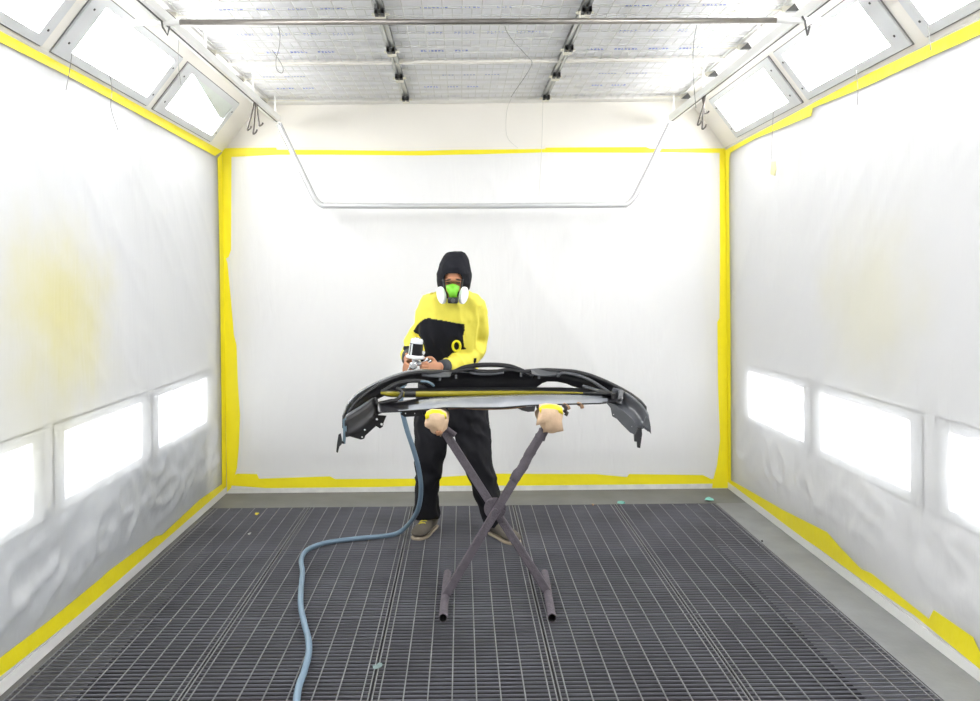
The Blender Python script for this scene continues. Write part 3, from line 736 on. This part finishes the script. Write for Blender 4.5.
tr_, tl_ = Vector((xr, YM-.022, ZT-.015)), Vector((xl, YM+.022, ZT-.015))
MB().beam(fl_, tr_, .040, .038, up=(0,1,0)).build('leg', M_st, sth, bevel=.005)
MB().beam(fr_, tl_, .040, .038, up=(0,1,0)).build('leg', M_st, sth, bevel=.005)
cxp = P(495, 508.5, YM)
MB().tube([cxp + Vector((0, -.004, 0)), cxp + Vector((0, .004, 0))], .056, 24).build('pivot_plate', M_st, sth, bevel=.002)
MB().tube([cxp + Vector((0, -.05, 0)), cxp + Vector((0, .05, 0))], .012, 12).build('pivot_bolt', M_st, sth)
m = MB(); d = (tr_-fl_).normalized(); rg = []
for i in range(15):
    t = i/14; p = tr_ - d*(.04 + .30*t); rg.append((p + Vector((random.uniform(-.004, .004), random.uniform(-.003, .003), 0))))
m.tube(rg, [.025 + random.uniform(-.003, .004) for _ in rg], 9); m.build('taped_sleeve', M_st, sth, smooth=True)
q = P(541, 437.5, YM-.03); m = MB(); m.tube([q + Vector((-.03, 0, .01)), q + Vector((.02, -.005, -.008))], [.013, .012], 10); m.build('clamp_screw', M_st, sth, smooth=True)
q = P(450.5, 431, YM+.0); m = MB(); m.tube([q + Vector((-.02, 0, .01)), q + Vector((.025, -.005, -.02))], [.016, .013], 10); m.build('clamp_screw', M_st, sth, smooth=True)
# paper wrapped round the arm ends, with a yellow tape band
def wrap(x, hang, seed, wide):
    rnd = random.Random(seed); n = 28; rg = []
    for i in range(9):
        y = lerp(4.175, 4.50, i/8); r = []
        for k in range(n):
            a = 2*math.pi*k/n; rr = wide*(1 + .05*math.sin(3*a+seed) + rnd.uniform(-.03, .03))
            px_, pz = math.cos(a)*rr, math.sin(a)*rr*.9
            if pz < 0 and i < 5: pz *= 1 + hang*(1-i/5)
            pz = min(pz, .041)
            r.append((x+px_, y + rnd.uniform(-.004, .004), ZT + pz))
        rg.append(r)
    wrp = MB().rings(rg).build('paper_wrap', M_paper, sth, smooth=True)
    bd = MB(); n = 28; r1 = []
    for y in (4.20, 4.235):
        r1.append([(x+math.cos(2*math.pi*k/n)*(wide+.007), y - .01, ZT + (lambda z: min(z*(1+hang*.15 if z < 0 else 1), .045))(math.sin(2*math.pi*k/n)*(wide*.9+.006))) for k in range(n)])
    return wrp
def hangpaper(poly, Y, m, name='paper_flap', th=.03):
    mm = MB(); n = len(poly)
    cxm = sum(p[0] for p in poly)/n; cym = sum(p[1] for p in poly)/n
    front = [P(x, y, Y) for x, y in poly]; back = [P(x, y, Y+.07) for x, y in poly]
    mid = [P(lerp(cxm, x, .62), lerp(cym, y, .62), Y-th) for x, y in poly]; c0 = P(cxm, cym, Y-th*1.15)
    o = 3*n; vs = front + back + mid + [c0]; fs = []
    for k in range(n):
        j = (k+1) % n
        fs += [(k, j, n+j, n+k), (k, 2*n+k, 2*n+j, j), (2*n+k, o, 2*n+j)]
    fs.append(tuple(n+k for k in range(n)))
    mm.add(vs, fs); return mm.build(name, m, sth, smooth=True)
wrap(xl, .0, 1, .048); wrap(xr, .0, 5, .050)
hangpaper([(426.5,411),(432,408.8),(441,409),(446.5,412),(447.5,417),(446,424),(444,431),(440.5,437),(438,433),(434,429),(429,429),(425,426.5),(424.5,423),(426,417)], 4.185, M_paper)
hangpaper([(425.8,419.5),(425,415),(427,411.5),(432,409.4),(440,410),(446,413.5),(446.5,419),(444.5,416.5),(439,412.8),(432.5,412.2),(428.3,414.8),(427.4,419)], 4.172, M_tape, 'tape_band', .012)
hangpaper([(435,432.5),(437,430),(441,430.5),(443,432.5),(440,435.5),(437,436)], 4.160, mat('dark_tan_paper', (.34, .17, .09), .8), 'paper_fold', .006)
hangpaper([(539,404.5),(546,403.3),(556,404),(562,406.5),(563.5,413),(562,421),(563.5,431),(556,432.3),(549,432),(543,432.5),(543.5,424),(536,425.5),(537,419),(539,413)], 4.185, M_paper)
hangpaper([(538.6,408.5),(542,405.3),(550,404.2),(558,405.2),(562.5,408.5),(563,414.5),(559,412),(552,410.2),(545,410.8),(541,414.5)], 4.172, M_tape, 'tape_band', .012)
for a in (((563,404.5),(566,408),(565,412)), ((564,410),(567,413),(565.5,415.5))):
    MB().tube([P(x, y, 4.30) for x, y in a], .010, 7).build('torn_tape', mat('dark_tape', (.05, .04, .035), .6), sth)

# ------------------------------------------------------------------ the painter
M_skin = mat('skin', (.52, .245, .135), .5, var=.1, scale=14)
M_lid = mat('dark_brow', (.035, .018, .012), .6)
M_yel = mat('yellow_fabric', (.78, .69, .085), .75, var=.06, scale=10, bump=.25, bscale=22)
M_blk = mat('black_fabric', (.0105, .011, .0155), .85, spec=.22, var=.3, scale=10, bump=.3, bscale=30)
M_trs = mat('charcoal_fabric', (.0125, .0125, .016), .85, spec=.25, var=.3, scale=8, bump=.3, bscale=20)
def ell(c, hw, hd, n=28, tilt=(0, 0), e=2.3):                            # a soft-cornered ring, wider than deep
    r = []
    for k in range(n):
        a = 2*math.pi*k/n; ca, sa = math.cos(a), math.sin(a)
        x = hw*math.copysign(abs(ca)**(2/e), ca); y = hd*math.copysign(abs(sa)**(2/e), sa)
        r.append(Vector((c[0]+x, c[1]+y, c[2] + x*tilt[0] + y*tilt[1])))
    return r
def pr(px, Y): return px*Y/F                                             # pixels to metres at depth Y
J = dict(
    neck=P(454, 293, 5.28), head=P(453.5, 279.5, 5.19), chest=P(451, 312, 5.30), belly=P(449, 350, 5.40), pelvis=P(452, 388, 5.46),
    shA=P(431.5, 305, 5.34), elA=P(415, 344, 5.43), wrA=P(408, 359.5, 5.10), haA=P(408, 365, 5.02),
    shB=P(476, 308, 5.34), elB=P(473, 348, 5.42), wrB=P(438.5, 367, 5.09), haB=P(433, 367.5, 5.03),
    hpA=P(437, 394, 5.46), knA=P(429.5, 455, 5.42), anA=P(427, 516, 5.56),
    hpB=P(469, 394, 5.46), knB=P(480.5, 456, 5.38), anB=P(494, 522, 5.44))
# feet
hA, tA = Vector((-.195, 5.63, 0)), Vector((-.292, 5.335, 0))
hB, tB = Vector((.185, 5.46, 0)), Vector((.325, 5.225, 0))
# ---- body: one continuous surface, head to feet, with five-fingered hands
b = MB()
hd = J['head']; pit = Matrix.Rotation(math.radians(24), 3, 'X')
b.ball(hd + Vector((0, .015, .02)), (.073, .094, .098), 24, 0, pit)               # skull
b.ball(hd + pit @ Vector((0, -.035, -.055)), (.056, .058, .066), 20, 0, pit)      # jaw and cheeks
b.ball(hd + pit @ Vector((0, -.092, -.018)), (.013, .020, .026), 12, 0, pit)      # nose
b.ball(hd + pit @ Vector((0, -.078, .034)), (.052, .018, .013), 14, 0, pit)       # brow
for s_ in (-1, 1):
    b.ball(hd + pit @ Vector((s_*.074, .01, -.015)), (.010, .018, .030), 10, 0, pit)   # ears
    b.ball(hd + pit @ Vector((s_*.030, -.077, .018)), (.017, .015, .012), 10, 0, pit) # lids
b.ball(hd + pit @ Vector((0, -.086, -.068)), (.022, .012, .008), 10, 0, pit)      # mouth
b.tube([hd + Vector((0, .02, -.06)), J['neck'] + Vector((0, .03, -.05))], [.054, .060], 16)
b.rings([ell(J['neck'] + Vector((0, .03, -.045)), .07, .06), ell(J['shA'].lerp(J['shB'], .5) + Vector((0, 0, .02)), .145, .08),
         ell(J['chest'] + Vector((0, 0, -.05)), .14, .095), ell(J['belly'], .125, .09), ell(J['pelvis'], .15, .10), ell(J['pelvis'] - Vector((0, 0, .12)), .11, .085)])
for q in 'AB':
    mid = {'A': P(410.0, 353, 5.27), 'B': P(458, 363, 5.26)}[q]
    b.tube([J['shA'].lerp(J['shB'], .5), J['sh'+q], J['sh'+q].lerp(J['el'+q], .5), J['el'+q], mid, J['wr'+q]], [.06, .047, .038, .035, .034, .027], 14)
    b.tube([J['pelvis'], J['hp'+q] - Vector((0, 0, .05)), J['hp'+q].lerp(J['kn'+q], .5), J['kn'+q], J['kn'+q].lerp(J['an'+q], .35), J['an'+q]], [.09, .085, .07, .052, .055, .036], 16)
for an, h, t in ((J['anA'], hA, tA), (J['anB'], hB, tB)):
    b.tube([an + Vector((0, 0, .01)), h.lerp(t, .18) + Vector((0, 0, .055)), h.lerp(t, .6) + Vector((0, 0, .045)), h.lerp(t, .86) + Vector((0, 0, .035))], [.036, .036, .034, .026], 14)
def hand(mb, wrist, knuck, side, curl, thumb_dir, fan=.0):
    """palm from wrist to knuckles, then four fingers curling by 'curl' about the knuckle line, and a thumb"""
    d = (knuck - wrist).normalized(); side = (side - d*side.dot(d)).normalized(); nrm = d.cross(side)
    Lp = (knuck - wrist).length
    ring = lambda c, hw, ht: [c + side*hw*math.cos(2*math.pi*k/16) + nrm*ht*math.sin(2*math.pi*k/16) for k in range(16)]
    mb.rings([ring(wrist - d*.02, .026, .019), ring(wrist, .027, .019), ring(wrist + d*Lp*.4, .036, .017), ring(wrist + d*Lp*.8, .041, .015), ring(wrist + d*Lp, .040, .013)])
    for k, (off, ln) in enumerate(((-.030, .070), (-.010, .078), (.010, .074), (.030, .060))):
        p = wrist + d*Lp*.96 + side*off; a = 0; pts = [p - d*.02, p]; dd = d
        for sg, f in ((.46, .9), (.30, 1.25), (.24, .9)):
            a += curl*f; dd = d*math.cos(a) + nrm*math.sin(a) + side*fan*off*3
            p = p + dd.normalized()*ln*sg; pts.append(p)
        mb.tube(cr(pts, 3), [.0095]*4 + [.0088]*4 + [.008]*3 + [.0068]*(len(cr(pts, 3)) - 11), 10)
    p = wrist + d*Lp*.25 + side*thumb_dir[0]*.026
    t1 = p + side*thumb_dir[0]*.030 + d*.020 + nrm*.012; t2 = t1 + d*.028 + nrm*.018*thumb_dir[1]; t3 = t2 + d*.022 + nrm*.010*thumb_dir[1] - side*thumb_dir[0]*.006
    mb.tube(cr([p - side*thumb_dir[0]*.01, p, t1, t2, t3], 3), [.013]*4 + [.0115]*4 + [.0105]*3 + [.0082]*2, 10)
body_hands = MB()
# image-left hand closed on the gun's grip; image-right hand laid over the back of the gun
hand(b, J['wrA'], P(404.8, 367.6, 5.005), Vector((.25, -.1, .95)), -1.0, (1, -1))
hand(b, J['wrB'], P(427.5, 368.0, 4.985), Vector((.1, .35, .95)), 1.0, (1, 1))
body = b.build('person', [M_skin], remesh=.0052, sm=3, origin=None)
person_loc = Vector((.0, 5.45, 0))
body.data.transform(Matrix.Translation(-person_loc)); body.location = person_loc
tag(body, 'person in black hood, green respirator and yellow-black suit spraying the bumper, head bent down', 'person')
bpy.context.view_layer.update()
def face_ball(name, loc, r, m, roty=0):
    return MB().ball(hd + pit @ Vector(loc), r, 12, 0, pit @ Matrix.Rotation(roty, 3, 'Y')).build(name, m, body, smooth=True)
for s_ in (-1, 1):
    face_ball('eyebrow', (s_*.031, -.0885, .038), (.020, .007, .0055), M_lid, s_*.22)
    face_ball('eye', (s_*.030, -.0895, .019), (.015, .006, .005), M_lid, s_*-.1)

def wrinkle(o, amp, freq, seed, along=None):
    me = o.data; n = len(me.vertices); co = np.empty(n*3); me.vertices.foreach_get('co', co); co = co.reshape(-1, 3)
    nr = np.empty(n*3); me.vertices.foreach_get('normal', nr); nr = nr.reshape(-1, 3)
    for i in range(n):
        p = co[i]; q = Vector((p[0]*freq, p[1]*freq, p[2]*freq*.8 + p[0]*freq*.7))
        a = (1-abs(noise.noise(q + Vector((seed, 0, 0)))))**2 - .55 + .5*noise.noise(q*2.1 + Vector((0, seed, 0)))
        co[i] += nr[i]*a*amp
    me.vertices.foreach_set('co', co.ravel()); me.update()
# ---- trousers
b = MB()
b.rings([ell(P(450.5, 372, 5.43), pr(29, 5.43), .135), ell(P(451, 385, 5.45), pr(32, 5.45), .15), ell(P(451.5, 405, 5.46), pr(35, 5.46), .155), ell(P(451.5, 424, 5.45), pr(33.5, 5.45), .14), ell(P(451, 431, 5.45), pr(22, 5.45), .11)])
def leg(sec):
    b.rings([ell(P(x, y, Y), pr(hw, Y), hdp, 24, e=2.1) for x, y, Y, hw, hdp in sec])
leg([(435, 398, 5.46, 18, .14), (433, 420, 5.45, 18, .13), (431.5, 440, 5.43, 16.3, .12), (430.3, 458, 5.42, 14.8, .112), (428.5, 475, 5.45, 13, .105), (426.5, 492, 5.50, 11.2, .10), (426.5, 505, 5.53, 11.2, .10), (427, 512, 5.55, 12.5, .105), (427.5, 516.5, 5.55, 12.2, .10)])
leg([(468, 398, 5.46, 18, .14), (470, 420, 5.45, 18.3, .13), (473, 440, 5.41, 17.5, .12), (476.5, 458, 5.38, 15.6, .112), (481, 475, 5.39, 14, .105), (486.5, 492, 5.42, 12.5, .10), (491.5, 508, 5.44, 11.2, .10), (494.5, 519, 5.45, 11.3, .10), (496, 525, 5.45, 11.5, .10)])
trs = b.build('trousers', [M_trs], remesh=.009, sm=4); wrinkle(trs, .018, 9, 3.3)
adopt(trs, body)
# ---- jacket
b = MB()
b.rings([ell(P(454, 290.5, 5.26), pr(12, 5.26), .085), ell(P(453.5, 293.5, 5.27), pr(19, 5.27), .10), ell(P(452.5, 298, 5.29), pr(28, 5.29), .115, tilt=(-.05, 0)), ell(P(451.5, 306, 5.31), pr(31, 5.31), .135), ell(P(450, 320, 5.33), pr(30.5, 5.33), .148),
         ell(P(448.5, 340, 5.37), pr(29, 5.37), .15), ell(P(449, 358, 5.41), pr(29, 5.41), .15), ell(P(450, 374, 5.43), pr(29.5, 5.43), .15), ell(P(450.5, 384, 5.45), pr(31, 5.45), .155)])
def sleeve(sec): b.tube(cr([P(x, y, Y) for x, y, Y, r in sec], 3), [lerp(sec[min(i//3, len(sec)-1)][3], sec[min(i//3+1, len(sec)-1)][3], (i % 3)/3) for i in range(3*(len(sec)-1)+1)], 18)
sleeve([(436, 303, 5.31, .080), (431, 306, 5.34, .074), (425, 320, 5.39, .066), (418.5, 336, 5.45, .064), (413.5, 347, 5.40, .060), (410.5, 354, 5.27, .053), (408.6, 357.5, 5.17, .044)])
sleeve([(464, 306, 5.31, .082), (473.0, 309, 5.34, .092), (475, 324, 5.39, .082), (475.5, 340, 5.44, .078), (471.5, 353.5, 5.38, .070), (458, 363, 5.26, .056), (446.5, 366, 5.16, .043)])
jak = b.build('jacket', [M_yel, M_blk], remesh=.0055, sm=9); wrinkle(jak, .017, 8, 8.1)
adopt(jak, body)
PANEL = [(413.5,331),(417,325),(423,319.5),(428,318),(440,320),(452,322.2),(464.5,324.2),(464.6,331),(463,336.5),(463.5,340),(464,346.5),(466.5,348.8),(463,349.8),(459.5,349.5),(457,356),(450,360.5),(447,361.5),(440,380),(420,380),(417.5,345),(417,336)]
BAND = [(403,346),(409.5,346),(409.5,352),(404,353)]
bpy.context.view_layer.update()
mw = jak.matrix_world
def segd(c, a_, b__):
    t = max(0, min(1, (c-a_).dot(b__-a_)/(b__-a_).length_squared)); return (c - a_.lerp(b__, t)).length
SLV = [(J['elA'], P(410.0, 353, 5.27), .085), (P(410.0, 353, 5.27), J['wrA'], .085), (P(473, 352, 5.40), P(458, 363, 5.26), .070), (P(458, 363, 5.26), J['wrB'], .062), (P(475.5, 335, 5.42), P(472, 353, 5.38), .085), (J['elB'], P(474, 356, 5.40), .105)]
ZLOW = P(450, 357, 5.4).z
mi = []
for p in jak.data.polygons:
    c = mw @ p.center; x, y = pix(c); nrm = mw.to_3x3() @ p.normal
    front = nrm.y < .25
    sleeved = any(segd(c, p0, p1) < th for p0, p1, th in SLV)
    mi.append(1 if (front and not sleeved and inpoly(x, y, PANEL)) or (front and sleeved and inpoly(x, y, BAND))
              or (not sleeved and c.z < ZLOW) else 0)
jak.data.polygons.foreach_set('material_index', mi)
tree = BVHTree.FromPolygons([mw @ v.co for v in jak.data.vertices], [tuple(p.vertices) for p in jak.data.polygons])
def hitj(x, y):
    h = tree.ray_cast(EYE, ray(x, y).normalized()); return h[0]
# round yellow emblem on the chest
pts = []
for k in range(24):
    a = 2*math.pi*k/24; h = hitj(456.5 + 3.8*math.cos(a) - .8*math.sin(a)*0, 346 + 5.0*math.sin(a))
    pts.append((h if h else P(456.5+3.8*math.cos(a), 346+5*math.sin(a), 5.2)) + Vector((0, -.004, 0)))
m = MB(); m.tube(pts + [pts[0], pts[1]], .0075, 8, squash=(1, 1)); m.build('ring_emblem', mat('emblem_yellow', (.85, .78, .02), .5), body, smooth=True)
# cuffs
for q, c0, c1 in (('A', P(409, 355.5, 5.19), P(408, 360.0, 5.115)), ('B', P(446, 366.0, 5.155), P(440, 367, 5.10))):
    MB().tube([c0, c0.lerp(c1, .5), c1], [.043, .041, .037], 16).build('cuff', mat('grey_cuff', (.045, .05, .058), .8, bump=.3), body, smooth=True)
# ---- hood with its face opening
b = MB()
hs = [(456, 251.8, 5.27, 5.5, .055), (455.8, 252.8, 5.265, 9.3, .088), (455.4, 256.5, 5.255, 12.0, .112), (455, 262, 5.245, 14.4, .130), (454.6, 268, 5.235, 16.2, .138), (454.2, 274, 5.23, 17.3, .136), (454.1, 280, 5.23, 17.2, .130), (454.0, 286, 5.235, 16.2, .124), (453.8, 292, 5.245, 14.2, .12), (453.6, 298, 5.26, 14.5, .12)]
b.rings([ell(P(x, y, Y), pr(hw, Y), hdp, 32, e=2.25) for x, y, Y, hw, hdp in hs])
hood = b.build('hood', [M_blk], remesh=.006, sm=3); wrinkle(hood, .006, 13, 5.0)
OPEN = [(443.2,279),(445,275),(449,273),(455,272.8),(460,274),(462.8,277.5),(463.6,284),(462.5,291),(460,303),(446,303),(443.5,294),(442.4,286)]
bm = bmesh.new(); bm.from_mesh(hood.data)
kill = [f for f in bm.faces if f.normal.y < -.05 and inpoly(*pix(f.calc_center_median()), OPEN)]
bmesh.ops.delete(bm, geom=kill, context='FACES'); bm.to_mesh(hood.data); bm.free()
so = hood.modifiers.new('solid', 'SOLIDIFY'); so.thickness = .007; so.offset = -1; bake(hood); adopt(hood, body)
# ---- respirator
RY = 5.055
resp_mats = mat('lime_rubber', (.20, .62, .035), .45, bump=.1)
fr = [(445.8,285.3),(449,284.2),(452.5,283.6),(456,284.2),(459.8,286.5),(459.2,289.5),(457.6,294),(456.6,298.6),(453,299.3),(449.2,298.6),(448.2,294),(446.2,289)]
m = MB(); n = len(fr); cx_, cy_ = 452.7, 290.5
R0 = [P(x, y, RY+.045) for x, y in fr]; R1 = [P(lerp(cx_, x, .93), lerp(cy_, y, .93), RY+.012) for x, y in fr]; R2 = [P(lerp(cx_, x, .5), lerp(cy_, y, .55), RY-.022) for x, y in fr]
m.rings([R0, R1, R2]); resp = m.build('respirator', resp_mats, body, smooth=True)
m = MB(); m.beam(P(447.6, 300.3, RY-.0), P(458.2, 300.6, RY-.0), .05, pr(6, RY), up=(0, 0, 1)); hs_ = m.build('valve_housing', mat('black_rubber', (.018, .02, .022), .5), resp, bevel=.008)
m = MB(); m.tube([P(453, 300.5, RY-.02), P(453, 300.8, RY-.036)], .013, 14); m.build('valve', mat('grey_rubber', (.10, .105, .10), .5), resp, smooth=False)
M_filt = mat('white_filter', (.84, .85, .86), .6, bump=.1)
for s_, cxx, cyy, tl in ((-1, 441.6, 295.2, .5), (1, 463.4, 295.4, -.5)):
    c0 = P(cxx, cyy, RY+.03); ax = Vector((s_*.72, -.62, -.12)).normalized(); u = Vector((s_*.30, 0, 1)); u = (u - ax*u.dot(ax)).normalized(); v = ax.cross(u)
    r1 = [[c0 + ax*o_ + (u*math.cos(2*math.pi*k/24)*.052 + v*math.sin(2*math.pi*k/24)*.033)*sc_ for k in range(24)] for o_, sc_ in ((-.012, .85), (-.009, 1), (.009, 1), (.014, .9))]
    MB().rings(r1).build('filter_cartridge', M_filt, resp, smooth=False, bevel=.003)
    MB().tube([c0 - ax*.03, c0 - ax*.008], .022, 14).build('cartridge_socket', mat('black_rubber', (.018, .02, .022), .5), resp)
    e = 444.8 if s_ < 0 else 461.2
    MB().tube(cr([P(cxx - s_*4.5, 298, RY+.02), P(e, 292, RY+.04), P(e + s_*.5, 286, RY+.05), P(e + s_*1.4, 279, RY+.06)], 3), .0075, 8, squash=(1, .6)).build('strap', mat('black_rubber', (.018, .02, .022), .5), resp, smooth=True)
# ---- shoes
def shoe(h, t, an, lab):
    d = (t-h).normalized(); L = (t-h).length; s_ = Vector((-d.y, d.x, 0)); Z = Vector((0, 0, 1))
    prof = [(0.0, .030, .004, .07), (.05, .036, .004, .095), (.2, .039, .004, .105), (.36, .041, .004, .100), (.5, .045, .004, .078), (.65, .051, .004, .062), (.8, .051, .004, .054), (.92, .042, .006, .044), (1.0, .022, .012, .03)]
    rg = []
    for q, hw, z0, z1 in prof:
        hw *= 1.1; z1 *= 1.08
        c = h.lerp(t, q); n = 18; r = []
        for k in range(n):
            a = 2*math.pi*k/n; x = hw*math.copysign(abs(math.cos(a))**.8, math.cos(a)); z = (z0+z1)/2 + (z1-z0)/2*math.copysign(abs(math.sin(a))**.75, math.sin(a))
            if math.sin(a) > 0: x *= 1 - .35*math.sin(a)*min(1, z1/.08)
            r.append(c + s_*x + Z*(z+.012))
        rg.append(r)
    sh = MB().rings(rg).build('shoe', mat('taupe_suede', (.115, .10, .082), .85, var=.2, scale=30, bump=.2), body, smooth=True)
    ol = [(-.01, .033), (.1, .039), (.4, .043), (.65, .053), (.82, .053), (.94, .044), (1.02, .022)]
    poly = [h.lerp(t, q) + s_*w_ for q, w_ in ol] + [h.lerp(t, q) - s_*w_ for q, w_ in ol[::-1]]
    MB().prism([p + Z*.001 for p in poly], Z*.015).build('sole', mat('cream_sole', (.42, .35, .26), .7, var=.2, scale=20), sh, bevel=.003)
    for k in range(4):
        q = .40 + .075*k; c = h.lerp(t, q); z = interp(q, [(a_[0], a_[3]) for a_ in prof]) + .016
        MB().tube(cr([c + s_*.024 + Z*(z-.010), c + s_*.008 + Z*z + d*.006, c - s_*.012 + Z*(z) + d*.014, c - s_*.026 + Z*(z-.012) + d*.016], 3), .004, 6).build('lace', mat('yellow_lace', (.72, .62, .05), .6), sh, smooth=True)
    return sh
shoe(hA, tA, J['anA'], 'A'); shoe(hB, tB, J['anB'], 'B')

# ------------------------------------------------------------------ spray gun with its cup, and the air hose
M_chr = mat('bright_chrome', (.78, .79, .80), .16, .9)
M_alu = mat('silver_alloy', (.62, .64, .66), .25, .7)
M_cup = mat('dark_paint_cup', (.008, .008, .010), .35, spec=.3)
M_clr = mat('clear_cap', (.70, .73, .76), .15, coat=.6)
GY = 5.0
gun = empty('spray_gun', P(414, 364, GY), 'silver spray gun with dark paint cup held over the bumper by both hands', 'spray gun')
a, b_ = P(415.2, 356.8, GY), P(416.6, 343.6, GY); ax = (b_-a).normalized()
MB().tube([a, b_], [.042, .039], 24).build('paint_cup', M_cup, gun, smooth=False, bevel=.002)
m = MB()
for k in (math.pi*1.18, math.pi*1.34, math.pi*1.9):
    o_ = Vector((math.cos(k), math.sin(k), 0))*.0395; m.beam(a + o_, b_ + o_*.94, .010, .004, up=o_)
for st in range(2):
    mm = MB(); k = (math.pi*1.13, math.pi*1.30)[st]; o_ = Vector((math.cos(k), math.sin(k), 0))*.0425
    mm.beam(a + o_, b_ + o_*.93, .009, .004, up=o_); mm.build('cup_rib', M_clr, gun)
MB().tube([b_, b_ + ax*.022, b_ + ax*.030], [.038, .037, .030], 24).build('cup_cap', M_clr, gun, bevel=.002)
MB().tube([b_ + ax*.030, b_ + ax*.036], [.016, .014], 14).build('cup_vent', M_chr, gun)
MB().tube([a - ax*.012, a - ax*.008, a + ax*.004, a + ax*.010], [.036, .054, .056, .046], 24).build('cup_collar', mat('white_plastic', (.80, .81, .82), .3), gun, smooth=False)
MB().tube([a - ax*.05, a - ax*.03, a - ax*.01], [.013, .016, .026], 16).build('cup_neck', M_alu, gun, smooth=True)
n0, n1 = P(413.4, 365.5, GY-.075), P(417.0, 363.0, GY+.06)
MB().tube(cr([n0, n0.lerp(n1, .3), n0.lerp(n1, .7), n1], 3), [.014, .016, .018, .019, .018, .017, .016, .016, .015, .014], 16).build('gun_body', M_alu, gun, smooth=True)
d = (n0-n1).normalized()
MB().tube([n0 - d*.004, n0 + d*.012, n0 + d*.020], [.023, .023, .015], 18).build('air_cap', M_chr, gun)
for off in ((.018, 0, .006), (-.018, 0, -.006)):
    MB().beam(n0 + d*.012 + Vector(off), n0 + d*.030 + Vector(off), .008, .010).build('cap_horn', M_chr, gun, bevel=.001)
MB().tube(cr([n1 - Vector((0, .02, 0)), n1 + Vector((-.035, -.02, -.03)), n1 + Vector((-.062, -.015, -.075)), n1 + Vector((-.072, -.01, -.115))], 3), [.014, .015, .016, .016, .016, .016, .015, .014, .014, .013], 14).build('grip', M_alu, gun, smooth=True)
MB().tube(cr([n0.lerp(n1, .35) + Vector((-.010, 0, .01)), n0.lerp(n1, .4) + Vector((-.035, -.012, -.025)), n0.lerp(n1, .45) + Vector((-.058, -.02, -.07))], 3), .0055, 8).build('trigger', M_chr, gun, smooth=True)
for (x0, y0), (x1, y1), r in (((421.0, 363.5), (428.5, 358.6), .0085), ((424, 365), (431.6, 360.4), .0085), ((420.5, 359.5), (423.4, 354.2), .007)):
    p0, p1 = P(x0, y0, GY+.0), P(x1, y1, GY-.01)
    MB().tube([p0, p0.lerp(p1, .55), p0.lerp(p1, .56), p1], [r*.6, r*.6, r, r], 12).build('adjusting_knob', M_chr, gun, smooth=False)
p0 = P(423.4, 354.0, GY-.01); MB().ball(p0 + Vector((0, 0, .008)), (.010, .010, .012), 12).build('adjusting_knob', mat('white_plastic', (.80, .81, .82), .3), gun, smooth=True)
p0, p1 = P(416.5, 363.5, GY+.0), P(423.5, 363.8, GY+.0); MB().tube([p0, p1], [.015, .012], 12).build('gun_rear', M_alu, gun, smooth=True)

M_hose = mat('blue_grey_hose', (.165, .245, .325), .42, var=.15, scale=10)
HG = .018
hp = [n1 + Vector((-.073, -.008, -.125)), P(403.0, 384, 5.03), P(401.2, 398, 5.04), P(402.5, 412, 5.04), P(407, 430, 5.05), P(413, 448, 5.06), P(418, 466, 5.08), P(420.8, 484, 5.12), P(420.2, 500, 5.18), P(416.5, 513, 5.25)]
hp += [onZ(408, 525, HG+.06), onZ(398, 533, HG), onZ(384, 536, HG), onZ(360, 538.2, HG), onZ(336, 541, HG), onZ(318, 545, HG), onZ(306, 551, HG), onZ(301.2, 560, HG), onZ(302.5, 572, HG), onZ(301, 590, HG), onZ(300.8, 606, HG), onZ(304, 622, HG), onZ(308.5, 640, HG), onZ(308.5, 655, HG), onZ(304, 672, HG), onZ(299, 686, HG), onZ(296.5, 701, HG), onZ(294, 730, HG), onZ(288, 770, HG), onZ(270, 830, HG)]
tag(MB().tube(cr(hp, 5), .0145, 12).build('air_hose', M_hose, smooth=True), 'blue-grey air hose running from behind the bumper down and across the grating', 'hose')

# ------------------------------------------------------------------ scraps on the floor
def scrap(px, py, r, m, label, seed):
    c = onZ(px, py, .012); rnd = random.Random(seed); pts = []
    for k in range(8):
        a = 2*math.pi*k/8; q = r*rnd.uniform(.6, 1.1); pts.append(c + Vector((q*math.cos(a), q*.8*math.sin(a), rnd.uniform(-.004, .012))))
    m_ = MB(); top = c + Vector((0, 0, r*.45)); bot = c + Vector((0, 0, -.008))
    m_.add(pts + [top, bot], [(k, (k+1) % 8, 8) for k in range(8)] + [((k+1) % 8, k, 9) for k in range(8)])
    return tag(m_.build('tape_scrap', m), label, 'tape scrap')
M_teal = mat('teal_tape', (.20, .52, .45), .5)
scrap(257, 514, .020, mat('yellow_scrap', (.75, .62, .06), .5), 'small yellow tape scrap on the grating at the back left', 1)
scrap(249.5, 534, .012, mat('pale_scrap', (.6, .6, .58), .5), 'tiny pale scrap on the grating in front of the yellow one', 2)
scrap(709, 499.5, .045, M_teal, 'larger crumpled teal tape scrap at the back right corner of the grating', 3)
scrap(622, 503, .035, M_teal, 'teal tape scrap on the back grating edge right of the trestle', 4)
scrap(378, 667, .022, mat('pale_teal', (.17, .24, .235), .5), 'pale teal scrap on the seam near the hose in front', 5)
scrap(593, 505, .012, mat('orange_scrap', (.5, .27, .13), .5), 'tiny orange-brown scrap on the back edge of the grating', 6)
scrap(762, 541, .012, M_dark, 'tiny dark speck of dirt on the right concrete strip', 7)
